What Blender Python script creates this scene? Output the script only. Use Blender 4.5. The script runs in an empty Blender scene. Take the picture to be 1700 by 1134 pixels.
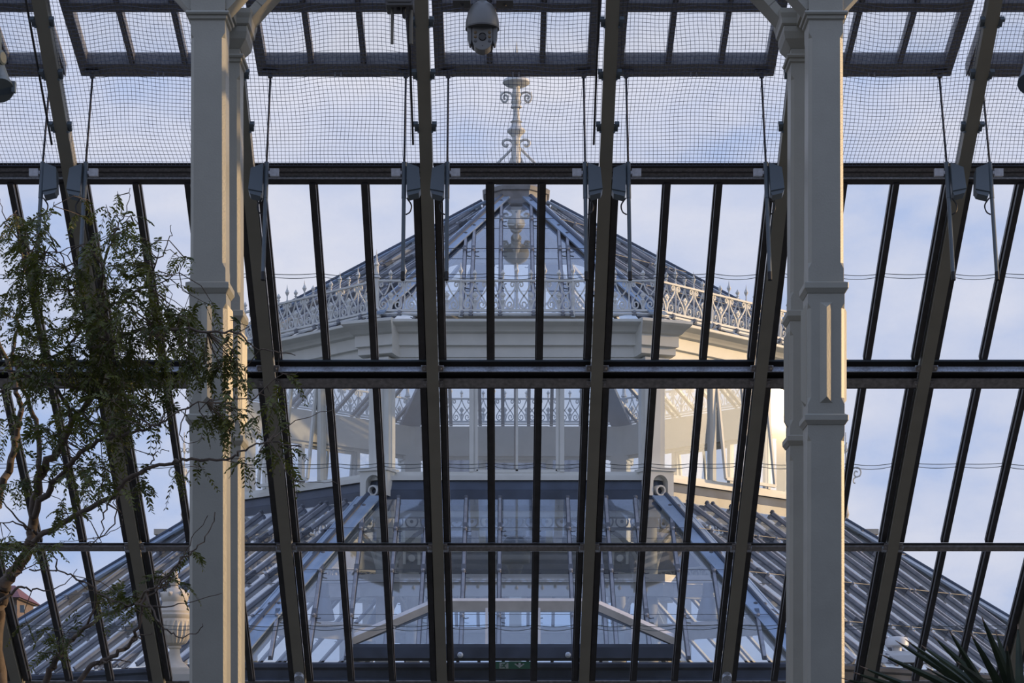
import bpy, math, random
from mathutils import Vector, Matrix
random.seed(7)
F = 3800.0; PX = 850.0; HY = 1325.0; CAMZ = 1.6
SC = bpy.context.scene
COL = SC.collection
rad = math.radians

# ------------------------------------------------------------------ materials
def nodes_of(name):
    m = bpy.data.materials.new(name); m.use_nodes = True
    nt = m.node_tree; nt.nodes.clear()
    return m, nt, nt.nodes.new('ShaderNodeOutputMaterial')

def mat(name, col, rough=.6, metal=0.0, var=.12, scale=6.0, bump=0.0, bscale=60.0, spec=.5, sub=None):
    m, nt, out = nodes_of(name)
    b = nt.nodes.new('ShaderNodeBsdfPrincipled')
    tc = nt.nodes.new('ShaderNodeTexCoord')
    n = nt.nodes.new('ShaderNodeTexNoise'); n.inputs['Scale'].default_value = scale; n.inputs['Detail'].default_value = 5
    r = nt.nodes.new('ShaderNodeValToRGB')
    r.color_ramp.elements[0].position = .3; r.color_ramp.elements[1].position = .7
    r.color_ramp.elements[0].color = tuple(c*(1-var) for c in col)+(1,)
    r.color_ramp.elements[1].color = tuple(min(1, c*(1+var)) for c in col)+(1,)
    nt.links.new(tc.outputs['Object'], n.inputs['Vector'])
    nt.links.new(n.outputs['Fac'], r.inputs['Fac'])
    nt.links.new(r.outputs['Color'], b.inputs['Base Color'])
    b.inputs['Roughness'].default_value = rough; b.inputs['Metallic'].default_value = metal
    b.inputs['Specular IOR Level'].default_value = spec
    if bump:
        n2 = nt.nodes.new('ShaderNodeTexNoise'); n2.inputs['Scale'].default_value = bscale; n2.inputs['Detail'].default_value = 3
        bp = nt.nodes.new('ShaderNodeBump'); bp.inputs['Strength'].default_value = bump; bp.inputs['Distance'].default_value = .01
        nt.links.new(tc.outputs['Object'], n2.inputs['Vector'])
        nt.links.new(n2.outputs['Fac'], bp.inputs['Height'])
        nt.links.new(bp.outputs['Normal'], b.inputs['Normal'])
    nt.links.new(b.outputs['BSDF'], out.inputs['Surface'])
    return m

def glass(name, tint, refl=1.0, film=.03, filmcol=(.7, .75, .8), streak=(40, 40, 3), power=3.3):
    m, nt, out = nodes_of(name)
    tr = nt.nodes.new('ShaderNodeBsdfTransparent'); tr.inputs['Color'].default_value = tint+(1,)
    gl = nt.nodes.new('ShaderNodeBsdfGlossy'); gl.inputs['Roughness'].default_value = .03; gl.inputs['Color'].default_value = (1, 1, 1, 1)
    fr = nt.nodes.new('ShaderNodeLayerWeight'); fr.inputs['Blend'].default_value = .5
    pw = nt.nodes.new('ShaderNodeMath'); pw.operation = 'POWER'; pw.inputs[1].default_value = power
    nt.links.new(fr.outputs['Facing'], pw.inputs[0])
    mu = nt.nodes.new('ShaderNodeMath'); mu.operation = 'MULTIPLY_ADD'; mu.inputs[1].default_value = .9; mu.inputs[2].default_value = .045*refl; mu.use_clamp = True
    nt.links.new(pw.outputs[0], mu.inputs[0])
    mx = nt.nodes.new('ShaderNodeMixShader')
    nt.links.new(mu.outputs[0], mx.inputs['Fac']); nt.links.new(tr.outputs[0], mx.inputs[1]); nt.links.new(gl.outputs[0], mx.inputs[2])
    df = nt.nodes.new('ShaderNodeBsdfDiffuse'); df.inputs['Color'].default_value = filmcol+(1,)
    tc = nt.nodes.new('ShaderNodeTexCoord'); mp = nt.nodes.new('ShaderNodeMapping'); mp.inputs['Scale'].default_value = streak
    n = nt.nodes.new('ShaderNodeTexNoise'); n.inputs['Scale'].default_value = 1.0; n.inputs['Detail'].default_value = 4
    m2 = nt.nodes.new('ShaderNodeMath'); m2.operation = 'MULTIPLY'; m2.inputs[1].default_value = film*2
    nt.links.new(tc.outputs['Object'], mp.inputs[0]); nt.links.new(mp.outputs[0], n.inputs['Vector']); nt.links.new(n.outputs['Fac'], m2.inputs[0])
    mx2 = nt.nodes.new('ShaderNodeMixShader')
    nt.links.new(m2.outputs[0], mx2.inputs['Fac']); nt.links.new(mx.outputs[0], mx2.inputs[1]); nt.links.new(df.outputs[0], mx2.inputs[2])
    nt.links.new(mx2.outputs[0], out.inputs['Surface'])
    return m

def leafmat(name, c1, c2):
    m, nt, out = nodes_of(name)
    b = nt.nodes.new('ShaderNodeBsdfPrincipled'); b.inputs['Roughness'].default_value = .55
    tc = nt.nodes.new('ShaderNodeTexCoord')
    n = nt.nodes.new('ShaderNodeTexNoise'); n.inputs['Scale'].default_value = 9
    r = nt.nodes.new('ShaderNodeValToRGB'); r.color_ramp.elements[0].position = .35; r.color_ramp.elements[1].position = .68
    r.color_ramp.elements[0].color = c1+(1,); r.color_ramp.elements[1].color = c2+(1,)
    nt.links.new(tc.outputs['Object'], n.inputs['Vector']); nt.links.new(n.outputs['Fac'], r.inputs['Fac'])
    nt.links.new(r.outputs['Color'], b.inputs['Base Color'])
    t = nt.nodes.new('ShaderNodeBsdfTranslucent'); nt.links.new(r.outputs['Color'], t.inputs['Color'])
    mx = nt.nodes.new('ShaderNodeMixShader'); mx.inputs['Fac'].default_value = .3
    nt.links.new(b.outputs[0], mx.inputs[1]); nt.links.new(t.outputs[0], mx.inputs[2])
    nt.links.new(mx.outputs[0], out.inputs['Surface'])
    return m

M = dict(
    cream=mat('column cream paint', (.325, .322, .275), .42, var=.06, scale=5, bump=.11, bscale=90),
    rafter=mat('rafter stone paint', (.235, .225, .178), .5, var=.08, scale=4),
    darkbar=mat('dark glazing bar', (.035, .034, .035), .4, var=.3, scale=12),
    purlin=mat('weathered purlin', (.21, .20, .19), .45, var=.3, scale=30),
    galv=mat('galvanised channel', (.42, .46, .52), .4, metal=.3, var=.3, scale=70),
    sash=mat('sash grey paint', (.17, .165, .165), .5, var=.35, scale=60),
    clampm=mat('clamp dark steel', (.11, .14, .16), .4, metal=.3, var=.1),
    motor=mat('motor blue grey', (.12, .155, .185), .38, var=.06),
    clip=mat('clip light grey', (.55, .58, .64), .4, var=.15, scale=40),
    black=mat('black rubber', (.012, .012, .013), .45, var=.2),
    wire=mat('net wire', (.10, .125, .20), .5, metal=.1, var=.2),
    cctv=mat('camera housing plastic', (.17, .172, .165), .35, var=.03),
    lens=mat('lens black', (.004, .004, .005), .08, var=.1),
    led=mat('infrared lamp amber', (.16, .11, .05), .25, var=.1),
    jbox=mat('junction box grey', (.09, .09, .088), .5, var=.1),
    antenna=mat('antenna khaki', (.14, .135, .11), .5, var=.05),
    spot=mat('spotlight dark teal', (.07, .095, .11), .35, var=.1),
    white=mat('octagon white paint', (.62, .625, .585), .5, var=.06, scale=3),
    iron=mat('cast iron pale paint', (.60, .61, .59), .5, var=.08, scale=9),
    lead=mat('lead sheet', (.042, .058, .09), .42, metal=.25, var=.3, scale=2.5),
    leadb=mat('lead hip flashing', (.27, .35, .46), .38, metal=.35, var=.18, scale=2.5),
    hipboard=mat('blue grey roof boards', (.16, .19, .25), .6, var=.12, scale=3),
    leaddk=mat('dark lead gutter', (.04, .05, .072), .8, var=.35, scale=3, spec=.12),
    cap=mat('weathered roof cap', (.24, .235, .235), .6, var=.3, scale=4),
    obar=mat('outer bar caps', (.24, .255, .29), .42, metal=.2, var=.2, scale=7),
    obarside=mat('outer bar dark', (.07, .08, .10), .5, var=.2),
    alu=mat('pale aluminium frame', (.62, .58, .55), .4, metal=.15, var=.12, scale=5),
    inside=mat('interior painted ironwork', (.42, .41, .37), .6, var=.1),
    stone=mat('limestone', (.52, .47, .40), .8, var=.12, scale=5, bump=.2, bscale=25),
    brick=mat('dull brick', (.17, .13, .115), .8, var=.25, scale=9),
    redroof=mat('maroon roof tile', (.13, .045, .055), .7, var=.2, scale=6),
    plastic=mat('white vent plastic', (.62, .64, .66), .4, var=.05),
    hood=mat('hood grey metal', (.15, .17, .20), .4, metal=.4, var=.1),
    green=mat('exit sign green', (.02, .16, .09), .4, var=.05),
    signwhite=mat('exit sign white', (.55, .62, .60), .4, var=.05),
    bark=mat('bark', (.10, .075, .055), .8, var=.3, scale=20, bump=.3, bscale=50),
    floor=mat('paved floor', (.16, .155, .14), .8, var=.2, scale=3),
    ground=mat('lawn outside', (.06, .075, .04), .9, var=.3, scale=2),
    masonry=mat('masonry wall', (.42, .40, .36), .8, var=.1, scale=3),
    gedge=mat('glass edge', (.26, .32, .35), .2, var=.1),
    gpane=glass('roof glass', (.97, .985, 1.0), 1.0, .015),
    oglass=glass('pavilion roof glass', (.87, .92, .96), 1.1, .03, (.55, .62, .72), (6, 6, 6), 2.1),
    wglass=glass('pavilion window glass', (.85, .89, .93), 2.8, .02, (.65, .68, .7), (5, 5, 2)),
    leaf=leafmat('feathery leaf', (.045, .062, .008), (.145, .155, .020)),
    blade=leafmat('spiky leaf', (.022, .036, .014), (.05, .07, .028)),
    dryedge=mat('dry leaf tip', (.20, .13, .08), .7),
)

# ------------------------------------------------------------------ mesh building
class MB:
    def __init__(s): s.v = []; s.f = []; s.mi = []; s.cur = 0
    def add(s, vs, fs):
        o = len(s.v); s.v += [Vector(v) for v in vs]
        for f in fs: s.f.append([i+o for i in f]); s.mi.append(s.cur)
        return s
    def hexa(s, a, b):      # two quads, matching order
        return s.add(list(a)+list(b), [(3, 2, 1, 0), (4, 5, 6, 7), (0, 1, 5, 4), (1, 2, 6, 5), (2, 3, 7, 6), (3, 0, 4, 7)])
    def box(s, c, sz, ax=None):
        c = Vector(c); X, Y, Z = ax or (Vector((1, 0, 0)), Vector((0, 1, 0)), Vector((0, 0, 1)))
        x, y, z = X*sz[0]/2, Y*sz[1]/2, Z*sz[2]/2
        return s.hexa([c-x-y-z, c+x-y-z, c+x+y-z, c-x+y-z], [c-x-y+z, c+x-y+z, c+x+y+z, c-x+y+z])
    def bar(s, p, q, w, h, up=(0, 0, 1)):
        p = Vector(p); q = Vector(q); d = (q-p).normalized(); sd = d.cross(Vector(up)).normalized(); n = sd.cross(d).normalized()
        a, b = sd*w/2, n*h/2
        return s.hexa([p-a-b, p+a-b, p+a+b, p-a+b], [q-a-b, q+a-b, q+a+b, q-a+b])
    def tube(s, pts, r, n=6, cap=True):
        pts = [Vector(p) for p in pts]; k = len(pts)
        rs = r if isinstance(r, (list, tuple)) else [r]*k
        vs = []; fs = []; nrm = None
        for i, p in enumerate(pts):
            t = (pts[min(i+1, k-1)]-pts[max(i-1, 0)])
            t = t.normalized() if t.length > 1e-9 else Vector((0, 0, 1))
            if nrm is None:
                a = Vector((0, 0, 1)) if abs(t.z) < .9 else Vector((0, 1, 0)); nrm = t.cross(a).normalized()
            else:
                nrm = nrm-t*nrm.dot(t); nrm = nrm.normalized() if nrm.length > 1e-6 else t.orthogonal().normalized()
            bn = t.cross(nrm)
            for j in range(n):
                a = 2*math.pi*(j+.5)/n; vs.append(p+(nrm*math.cos(a)+bn*math.sin(a))*rs[i])
        for i in range(k-1):
            for j in range(n):
                fs.append((i*n+j, i*n+(j+1) % n, (i+1)*n+(j+1) % n, (i+1)*n+j))
        if cap: fs.append(tuple(range(n))[::-1]); fs.append(tuple(range((k-1)*n, k*n)))
        return s.add(vs, fs)
    def lathe(s, prof, c, n=20, ax=(0, 0, 1), rot=0.0, flute=None):
        c = Vector(c); A = Vector(ax).normalized(); U = A.orthogonal().normalized() if abs(A.z) < .99 else Vector((1, 0, 0)); W = A.cross(U)
        vs = []; fs = []; k = len(prof)
        for (r, z) in prof:
            for j in range(n):
                a = rot+2*math.pi*j/n; rr = r
                if flute and flute[0] <= z <= flute[1]: rr = r*(1+.05*(1 if j % 2 else -1))
                vs.append(c+A*z+(U*math.cos(a)+W*math.sin(a))*rr)
        for i in range(k-1):
            for j in range(n): fs.append((i*n+j, i*n+(j+1) % n, (i+1)*n+(j+1) % n, (i+1)*n+j))
        fs.append(tuple(range(n))[::-1]); fs.append(tuple(range((k-1)*n, k*n)))
        return s.add(vs, fs)
    def prism(s, poly, fr, d0, d1):   # poly (a,b); fr(a,b,d) -> point
        n = len(poly); vs = [fr(a, b, d0) for a, b in poly]+[fr(a, b, d1) for a, b in poly]
        fs = [tuple(range(n))[::-1], tuple(range(n, 2*n))]+[(i, (i+1) % n, n+(i+1) % n, n+i) for i in range(n)]
        return s.add(vs, fs)
    def build(s, name, mats, parent=None, loc=None, smooth=False):
        if not isinstance(mats, (list, tuple)): mats = [mats]
        o0 = world_loc(parent) if parent is not None else Vector(loc or (0, 0, 0))
        me = bpy.data.meshes.new(name); me.from_pydata([tuple(v-o0) for v in s.v], [], s.f)
        for m in mats: me.materials.append(m)
        if len(mats) > 1: me.polygons.foreach_set('material_index', s.mi)
        import bmesh
        bm = bmesh.new(); bm.from_mesh(me); bmesh.ops.recalc_face_normals(bm, faces=bm.faces); bm.to_mesh(me); bm.free()
        if smooth:
            me.polygons.foreach_set('use_smooth', [True]*len(me.polygons))
            me.set_sharp_from_angle(angle=rad(38))
        me.update()
        ob = bpy.data.objects.new(name, me); COL.objects.link(ob)
        if parent is not None: ob.parent = parent
        else: ob.location = o0
        return ob

def world_loc(o):
    v = Vector((0, 0, 0))
    while o is not None: v = v+o.location; o = o.parent
    return v
def empty(name, loc):
    o = bpy.data.objects.new(name, None); o.empty_display_size = .1; COL.objects.link(o); o.location = loc; return o
def tag(o, label, cat, group=None, kind=None):
    o['label'] = label; o['category'] = cat
    if group: o['group'] = group
    if kind: o['kind'] = kind
    return o
def struct(o, label=None):
    o['kind'] = 'structure'
    if label: o['label'] = label
    return o
def copy_tree(o, parent=None):
    c = o.copy(); COL.objects.link(c)
    if parent is not None: c.parent = parent
    for ch in list(o.children): copy_tree(ch, c)
    return c
def spline(pts, n=5):
    P = [Vector(p) for p in pts]; out = []
    for i in range(len(P)-1):
        a = P[max(i-1, 0)]; b = P[i]; c = P[i+1]; d = P[min(i+2, len(P)-1)]
        for k in range(n):
            t = k/n
            out.append(.5*((2*b)+(c-a)*t+(2*a-5*b+4*c-d)*t*t+(-a+3*b-3*c+d)*t**3))
    out.append(P[-1]); return out
def W(px, py, Y):         # a point at depth Y along the ray through a picture position
    return Vector(((px-PX)*Y/F, Y, CAMZ+(HY-py)*Y/F))

# ------------------------------------------------------------------ camera
cam = bpy.data.cameras.new('camera'); cam.lens = F/1700*36; cam.sensor_width = 36
cam.shift_y = (HY-567)/1700.0; cam.clip_end = 600; cam.clip_start = .1
co = bpy.data.objects.new('camera', cam); COL.objects.link(co)
co.location = (0, 0, CAMZ); co.rotation_euler = (rad(90), 0, 0); SC.camera = co

# ------------------------------------------------------------------ our own glazed roof
MS = .8056; A0 = 16.552; BAY = 1.2; NRM = math.sqrt(1+MS*MS)
NV = Vector((0, MS, 1)).normalized()      # outward normal of the roof
DOWN = Vector((0, 1, -MS)).normalized()
def xc(Y): return .1012-.00482*Y
def R(u, row, d=0.0):
    k = (HY-row)/F
    Y = (A0+d*NRM)/(k+MS)
    return Vector((u+xc(Y), Y, CAMZ+k*Y))
def slab(mb, u1, u2, r1, r2, d1, d2):
    return mb.hexa([R(u1, r1, d1), R(u2, r1, d1), R(u2, r2, d1), R(u1, r2, d1)],
                   [R(u1, r1, d1)+NV*(d2-d1), R(u2, r1, d1)+NV*(d2-d1), R(u2, r2, d1)+NV*(d2-d1), R(u1, r2, d1)+NV*(d2-d1)])
RTOP, RBOT = -260, 1172
TIERS = [(306, 597, 457), (645, 901, 772), (916, 1131, 1040)]

# rafters -------------------------------------------------------------
def make_rafter():
    b = R(0, RBOT, 0); root = empty('rafter', b)
    m = MB(); slab(m, -.043, .043, RTOP, RBOT, 0, .014); m.build('flange', M['rafter'], root)
    m = MB(); slab(m, -.036, .036, RTOP, RBOT, .0145, .15); m.build('web', M['rafter'], root)
    for row in (-60, 38, 125, 212):
        for sx in (-1, 1):
            m = MB(); c = R(sx*.055, row, .02)
            m.box(c, (.03, .04, .03), (Vector((1, 0, 0)), DOWN, NV))
            m.box(R(sx*.062, row-6, .0), (.03, .02, .035), (Vector((1, 0, 0)), DOWN, NV))
            m.tube([R(sx*.045, row+7, -.02), R(sx*.045, row+7, .03)], .008, 6)
            m.build('clamp', M['clampm'], root)
    for row in (612, 638, 908):
        m = MB()
        slab(m, -.075, .075, row-4, row+5, .006, .016)
        for sx in (-.06, .06):
            m.lathe([(.009, 0), (.009, .008), (.005, .011)], R(sx, row, .006)-NV*.011+NV*.011, 6, -NV)
        m.build('bolt_plate', M['purlin'], root)
    return root
RAFTERS = {}
rl = {-4.2: 'grey sloping rafter crossing the bottom corner behind the feathery tree',
      -3.0: 'grey sloping rafter rising through the tree to the spotlight, wire conduit along it',
      -1.8: 'grey sloping rafter just right of the feathery-tree column, foot cap at the bottom',
      -.6: 'grey sloping rafter between junction box and security camera',
      .6: 'grey sloping rafter right of the security camera, above the pavilion',
      1.8: 'grey sloping rafter just left of the spiky-plant column, foot cap at the bottom',
      3.0: 'grey sloping rafter leaning over the white vent hood and spiky plant',
      4.2: 'grey sloping rafter cut by the bottom corner behind the spiky plant'}
r0 = make_rafter(); base0 = r0.location.copy()
for i, u in enumerate(sorted(rl)):
    o = r0 if i == 0 else copy_tree(r0)
    o.location = base0+Vector((u, 0, 0)); tag(o, rl[u], 'rafter', 'sloping rafters of the glass roof'); RAFTERS[u] = o
for u in (-1.8, 1.8):     # rounded foot caps
    m = MB()
    pr = [(.034*math.cos(a), .034*math.sin(a)) for a in [math.pi*k/10 for k in range(11)]]
    c = R(u, 1124, -.022)
    poly = [(a, b) for a, b in pr]+[(-.034, -.09), (.034, -.09)]
    m.prism(poly, lambda a, b, d: c+Vector((a, 0, 0))*1.15-DOWN*b*1.15-NV*d, -.03, .02)
    m.build('foot_cap', M['galv'], RAFTERS[u])
for u in (-3.0, -.6, .6):
    m = MB(); sx = -.085
    m.tube([R(u+sx, r, .03) for r in range(-200, 275, 40)], .008, 6)
    m.build('conduit', M['darkbar'], RAFTERS[u], smooth=True)

# purlins ------------------------------------------------------------------
BC = [-3.6, -2.4, -1.2, 0, 1.2, 2.4, 3.6]
BW = [-4.8]+BC+[4.8]
def purlin(n, rects, label, clips):
    root = empty('trim_%d' % n, R(0, rects[0][1], .1)); struct(root, label)
    for c in BW:
        for (nm, r1, r2, d1, d2, mt) in rects:
            m = MB(); slab(m, c-.556, c+.556, r1, r2, d1, d2); m.build(nm, M[mt], root)
        for (r1, r2) in clips:
            m = MB()
            for s in (-1, 1): slab(m, c+s*.535-.018, c+s*.535+.018, r1, r2, .012, .03)
            m.build('clip', M['galv'], root)
purlin(1, [('upper_lip', 272, 279, .085, .095, 'black'), ('channel', 279.2, 298, .085, .092, 'sash'), ('groove', 286, 287.5, .080, .0845, 'darkbar'), ('rail', 295, 297.5, .072, .08, 'galv'), ('lower_lip', 298.4, 306.5, .075, .083, 'darkbar')],
       'dark channelled rail under the open vents', [])
purlin(2, [('glass_stop', 598, 600.5, .105, .112, 'motor'), ('gap_plate', 600.6, 632, .105, .11, 'black'), ('upper_flange', 616.5, 618, .03, .082, 'galv'), ('recess', 618.2, 629, .07, .076, 'black'), ('lower_channel', 630, 643.5, .03, .042, 'purlin'), ('lower_edge', 643.6, 645.5, .03, .09, 'darkbar')],  # black gap plate and recess put the shade between flanges into colour
       'double steel purlin across the middle of the glass roof', [(609, 615)])
purlin(3, [('flange', 902.5, 908, .05, .058, 'darkbar'), ('web', 908, 915.5, .03, .05, 'purlin')], 'single steel purlin across the lower panes', [(910, 917)])  # shaded upper strip and light-catching lower strip, put into the colours
m = MB(); slab(m, -5.4, 5.4, 1131, 1172, .15, .158); struct(m.build('trim_4', M['purlin']), 'eaves sill at the foot of the glass roof')
m = MB(); slab(m, -5.4, 5.4, -150, -118, .15, .22); struct(m.build('trim_5', M['purlin']), 'head beam above the open vents')

# glazing -----------------------------------------------------------------
wn = 0
for ti, (ra, rb, lap) in enumerate(TIERS):
    for bi, c in enumerate(BW):
        wn += 1
        root = empty('window_%d' % wn, R(c, rb, .11)); struct(root)
        for k, off in enumerate((-.528, -.176, .176, .528)):
            m = MB()
            slab(m, c+off-.02, c+off+.02, ra, rb, .06, .112)
            slab(m, c+off-.029, c+off+.029, ra, lap+3, .112, .15)
            slab(m, c+off-.029, c+off+.029, lap+3, rb, .108, .146)
            m.build('glazing_bar', M['darkbar'], root)
        for k in range(3):
            ua, ub = c-.528+.352*k+.012, c-.528+.352*(k+1)-.012
            sag = random.uniform(2.5, 5); tilt = random.uniform(-1.5, 1.5)
            for half in (0, 1):
                m = MB(); N = 8; d = .132 if half == 0 else .122
                curve = []
                for q in range(N+1):
                    t = q/N; s = 4*t*(1-t)
                    curve.append((ua+(ub-ua)*t, lap+tilt*(t-.5)+sag*s+(2.0 if half == 0 else -3.0-1.5*s*random.uniform(.9, 1.0))))
                if half == 0: pts = [R(ua, ra, d), R(ub, ra, d)]+[R(u, r, d) for u, r in reversed(curve)]
                else: pts = [R(u, r, d) for u, r in curve]+[R(ub, rb, d), R(ua, rb, d)]
                m.add(pts, [tuple(range(len(pts)))])
                m.cur = 1
                for q in range(N):
                    (u1, r1), (u2, r2) = curve[q], curve[q+1]
                    e = 1.1
                    m.hexa([R(u1, r1, d-.002), R(u2, r2, d-.002), R(u2, r2+e, d-.002), R(u1, r1+e, d-.002)],
                           [R(u1, r1, d+.003), R(u2, r2, d+.003), R(u2, r2+e, d+.003), R(u1, r1+e, d+.003)])
                m.build('glass_pane', [M['gpane'], M['gedge']], root)

# open vent sashes ----------------------------------------------------------
def S(u, Y, d=0.0):        # sash plane
    return Vector((u+xc(Y), Y, CAMZ+9.537-.3*Y))+Vector((0, .3, 1)).normalized()*(d+.047)
def sashslab(m, u1, u2, Y1, Y2, d1=-.045, d2=.045):
    return m.hexa([S(u1, Y1, d1), S(u2, Y1, d1), S(u2, Y2, d1), S(u1, Y2, d1)], [S(u1, Y1, d2), S(u2, Y1, d2), S(u2, Y2, d2), S(u1, Y2, d2)])
YH, YB = 14.40, 15.5
def make_sash():
    root = empty('vent_hatch', S(0, YB))
    for s in (-1, 1):
        m = MB(); sashslab(m, s*.508-.03, s*.508+.03, YH, YB); sashslab(m, s*.543-.005, s*.543+.005, YH, YB+.02, -.03, .065); m.build('side_rail', M['sash'], root)
    m = MB(); sashslab(m, -.478, .478, YB-.14, YB, -.05, .04); m.build('bottom_rail', M['sash'], root)
    m = MB(); sashslab(m, -.478, .478, 14.73, 14.82, -.05, .04); m.build('middle_rail', M['sash'], root)
    m = MB(); sashslab(m, -.478, .478, YH, YH+.09, -.05, .04); m.build('top_rail', M['sash'], root)
    for s in (-1, 1):
        for (ya, yb) in ((YH+.09, 14.728), (14.822, YB-.142)):
            m = MB(); sashslab(m, s*.177-.019, s*.177+.019, ya, yb, -.04, .03); sashslab(m, s*.177-.008, s*.177+.008, ya, yb, -.055, -.04)
            m.build('glazing_bar', M['sash'], root)
    for (ua, ub) in ((-.478, -.196), (-.158, .158), (.196, .478)):
        for (ya, yb) in ((YH+.09, 14.73), (14.82, YB-.14)):
            m = MB(); m.add([S(ua, ya, .02), S(ub, ya, .02), S(ub, yb, .02), S(ua, yb, .02)], [(0, 1, 2, 3)]); m.build('glass_pane', M['gpane'], root)
    m = MB(); p = S(.0, YB, -.03)+Vector((0, -.055, 0)); m.box(p+Vector((0, 0, .05)), (.1, .012, .055))
    for s in (-.02, .02): m.tube([p+Vector((s, 0, .025)), p+Vector((s, 0, -.035))], .006, 5)
    m.build('latch_plate', M['clip'], root)
    for s in (-1, 1):
        m = MB(); p = S(s*.457, YB-.06, -.06); m.box(p, (.1, .05, .02)); m.box(p+Vector((0, 0, -.02)), (.03, .03, .03)); m.build('rod_bracket', M['sash'], root)
    return root
sl = {-3.6: 'open vent sash in the corner bay behind the dark spotlight', -2.4: 'open vent sash beside the feathery-tree column, over the leafy crown',
      -1.2: 'open vent sash behind the junction box and its antennas', 0: 'open vent sash directly behind the security camera',
      1.2: 'open vent sash between the security camera bay and spiky-plant column', 2.4: 'open vent sash on the outer side of the spiky-plant column',
      3.6: 'open vent sash cut off by the edge above the spiky plant'}
s0 = make_sash(); sb = s0.location.copy()
for i, c in enumerate(BC):
    o = s0 if i == 0 else copy_tree(s0)
    o.location = sb+Vector((c, 0, 0)); tag(o, sl[c], 'vent window', 'open vent sashes under the sky')

# chain actuators ------------------------------------------------------------
def make_actuator(s):      # s = +1: stands to the right of the bay centre
    def pt(u, row, Y): return Vector((u+xc(Y), Y, CAMZ+(HY-row)/F*Y))
    top = pt(s*.457, 130, 15.44); knee = pt(s*.457, 268, 15.20); bot = pt(s*.457, 465, 14.96)
    ax = (knee-bot); L = ax.length; ax.normalize()
    def at(row):           # point on the tube at a picture row
        return bot+(knee-bot)*max(0, min(1, (465-row)/(465-268.0)))
    root = empty('vent_actuator', bot)
    m = MB(); m.tube([at(270), top], .0075, 8); m.build('push_rod', M['darkbar'], root, smooth=True)
    m = MB(); m.tube([at(330), at(270)], .016, 10); m.tube([at(452), at(330)], .0135, 10); m.build('tube', M['motor'], root, smooth=True)
    m = MB(); m.tube([bot, at(452)], .0142, 10); m.build('end_cap', M['black'], root, smooth=True)
    # wedge shaped motor box between tube and rafter
    c = at(300); e = Vector((s, 0, 0)); upv = ax; fw = e.cross(upv).normalized()
    m = MB(); fr = lambda a, b, d: c+e*a+upv*b+fw*d
    m.prism([(.018, .105), (.10, .07), (.112, -.085), (.02, -.105)], fr, -.04, .05)
    m.prism([(.02, -.106), (.112, -.086), (.10, -.115), (.03, -.135)], fr, -.03, .04)
    m.build('motor_box', M['motor'], root)
    m = MB(); c2 = at(287); m.box(c2-e*.055, (.06, .03, .05)); m.box(c2-e*.025, (.02, .02, .02)); m.build('rail_clip', M['clip'], root)
    m = MB()
    q = at(330)+e*.02
    m.tube(spline([q+Vector((0, -.01, 0)), q+e*.03-upv*.05, q+e*.022-upv*.10, q-upv*.12-e*.005]), .005, 6); m.build('cable', M['black'], root, smooth=True)
    return root
al = {(-3.6, 1): 'blue-grey vent actuator hanging left of the spotlight-side rafter, behind the tree top',
      (-2.4, -1): 'blue-grey vent actuator right of the spotlight-side rafter, tube behind the leafy crown',
      (-1.2, -1): 'blue-grey vent actuator beside the inner edge of the feathery-tree column',
      (-1.2, 1): 'blue-grey vent actuator below the junction box antennas, left of its rafter',
      (0, -1): 'blue-grey vent actuator in the security camera bay, left of pavilion roof cap',
      (0, 1): 'blue-grey vent actuator in the security camera bay, right of pavilion roof cap',
      (1.2, -1): 'blue-grey vent actuator right of the rafter beyond the roof cap',
      (1.2, 1): 'blue-grey vent actuator beside the inner edge of the spiky-plant column',
      (2.4, 1): 'blue-grey vent actuator in the bay outside the spiky-plant column, left of its rafter',
      (3.6, -1): 'blue-grey vent actuator nearest the picture edge above the spiky plant'}
protos = {}
for (c, s), lab in al.items():
    if s not in protos:
        o = make_actuator(s); protos[s] = (o, o.location.copy())
    else: o = copy_tree(protos[s][0])
    o.location = protos[s][1]+Vector((c, 0, 0)); tag(o, lab, 'window opener', 'chain actuators of the vents')

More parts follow.
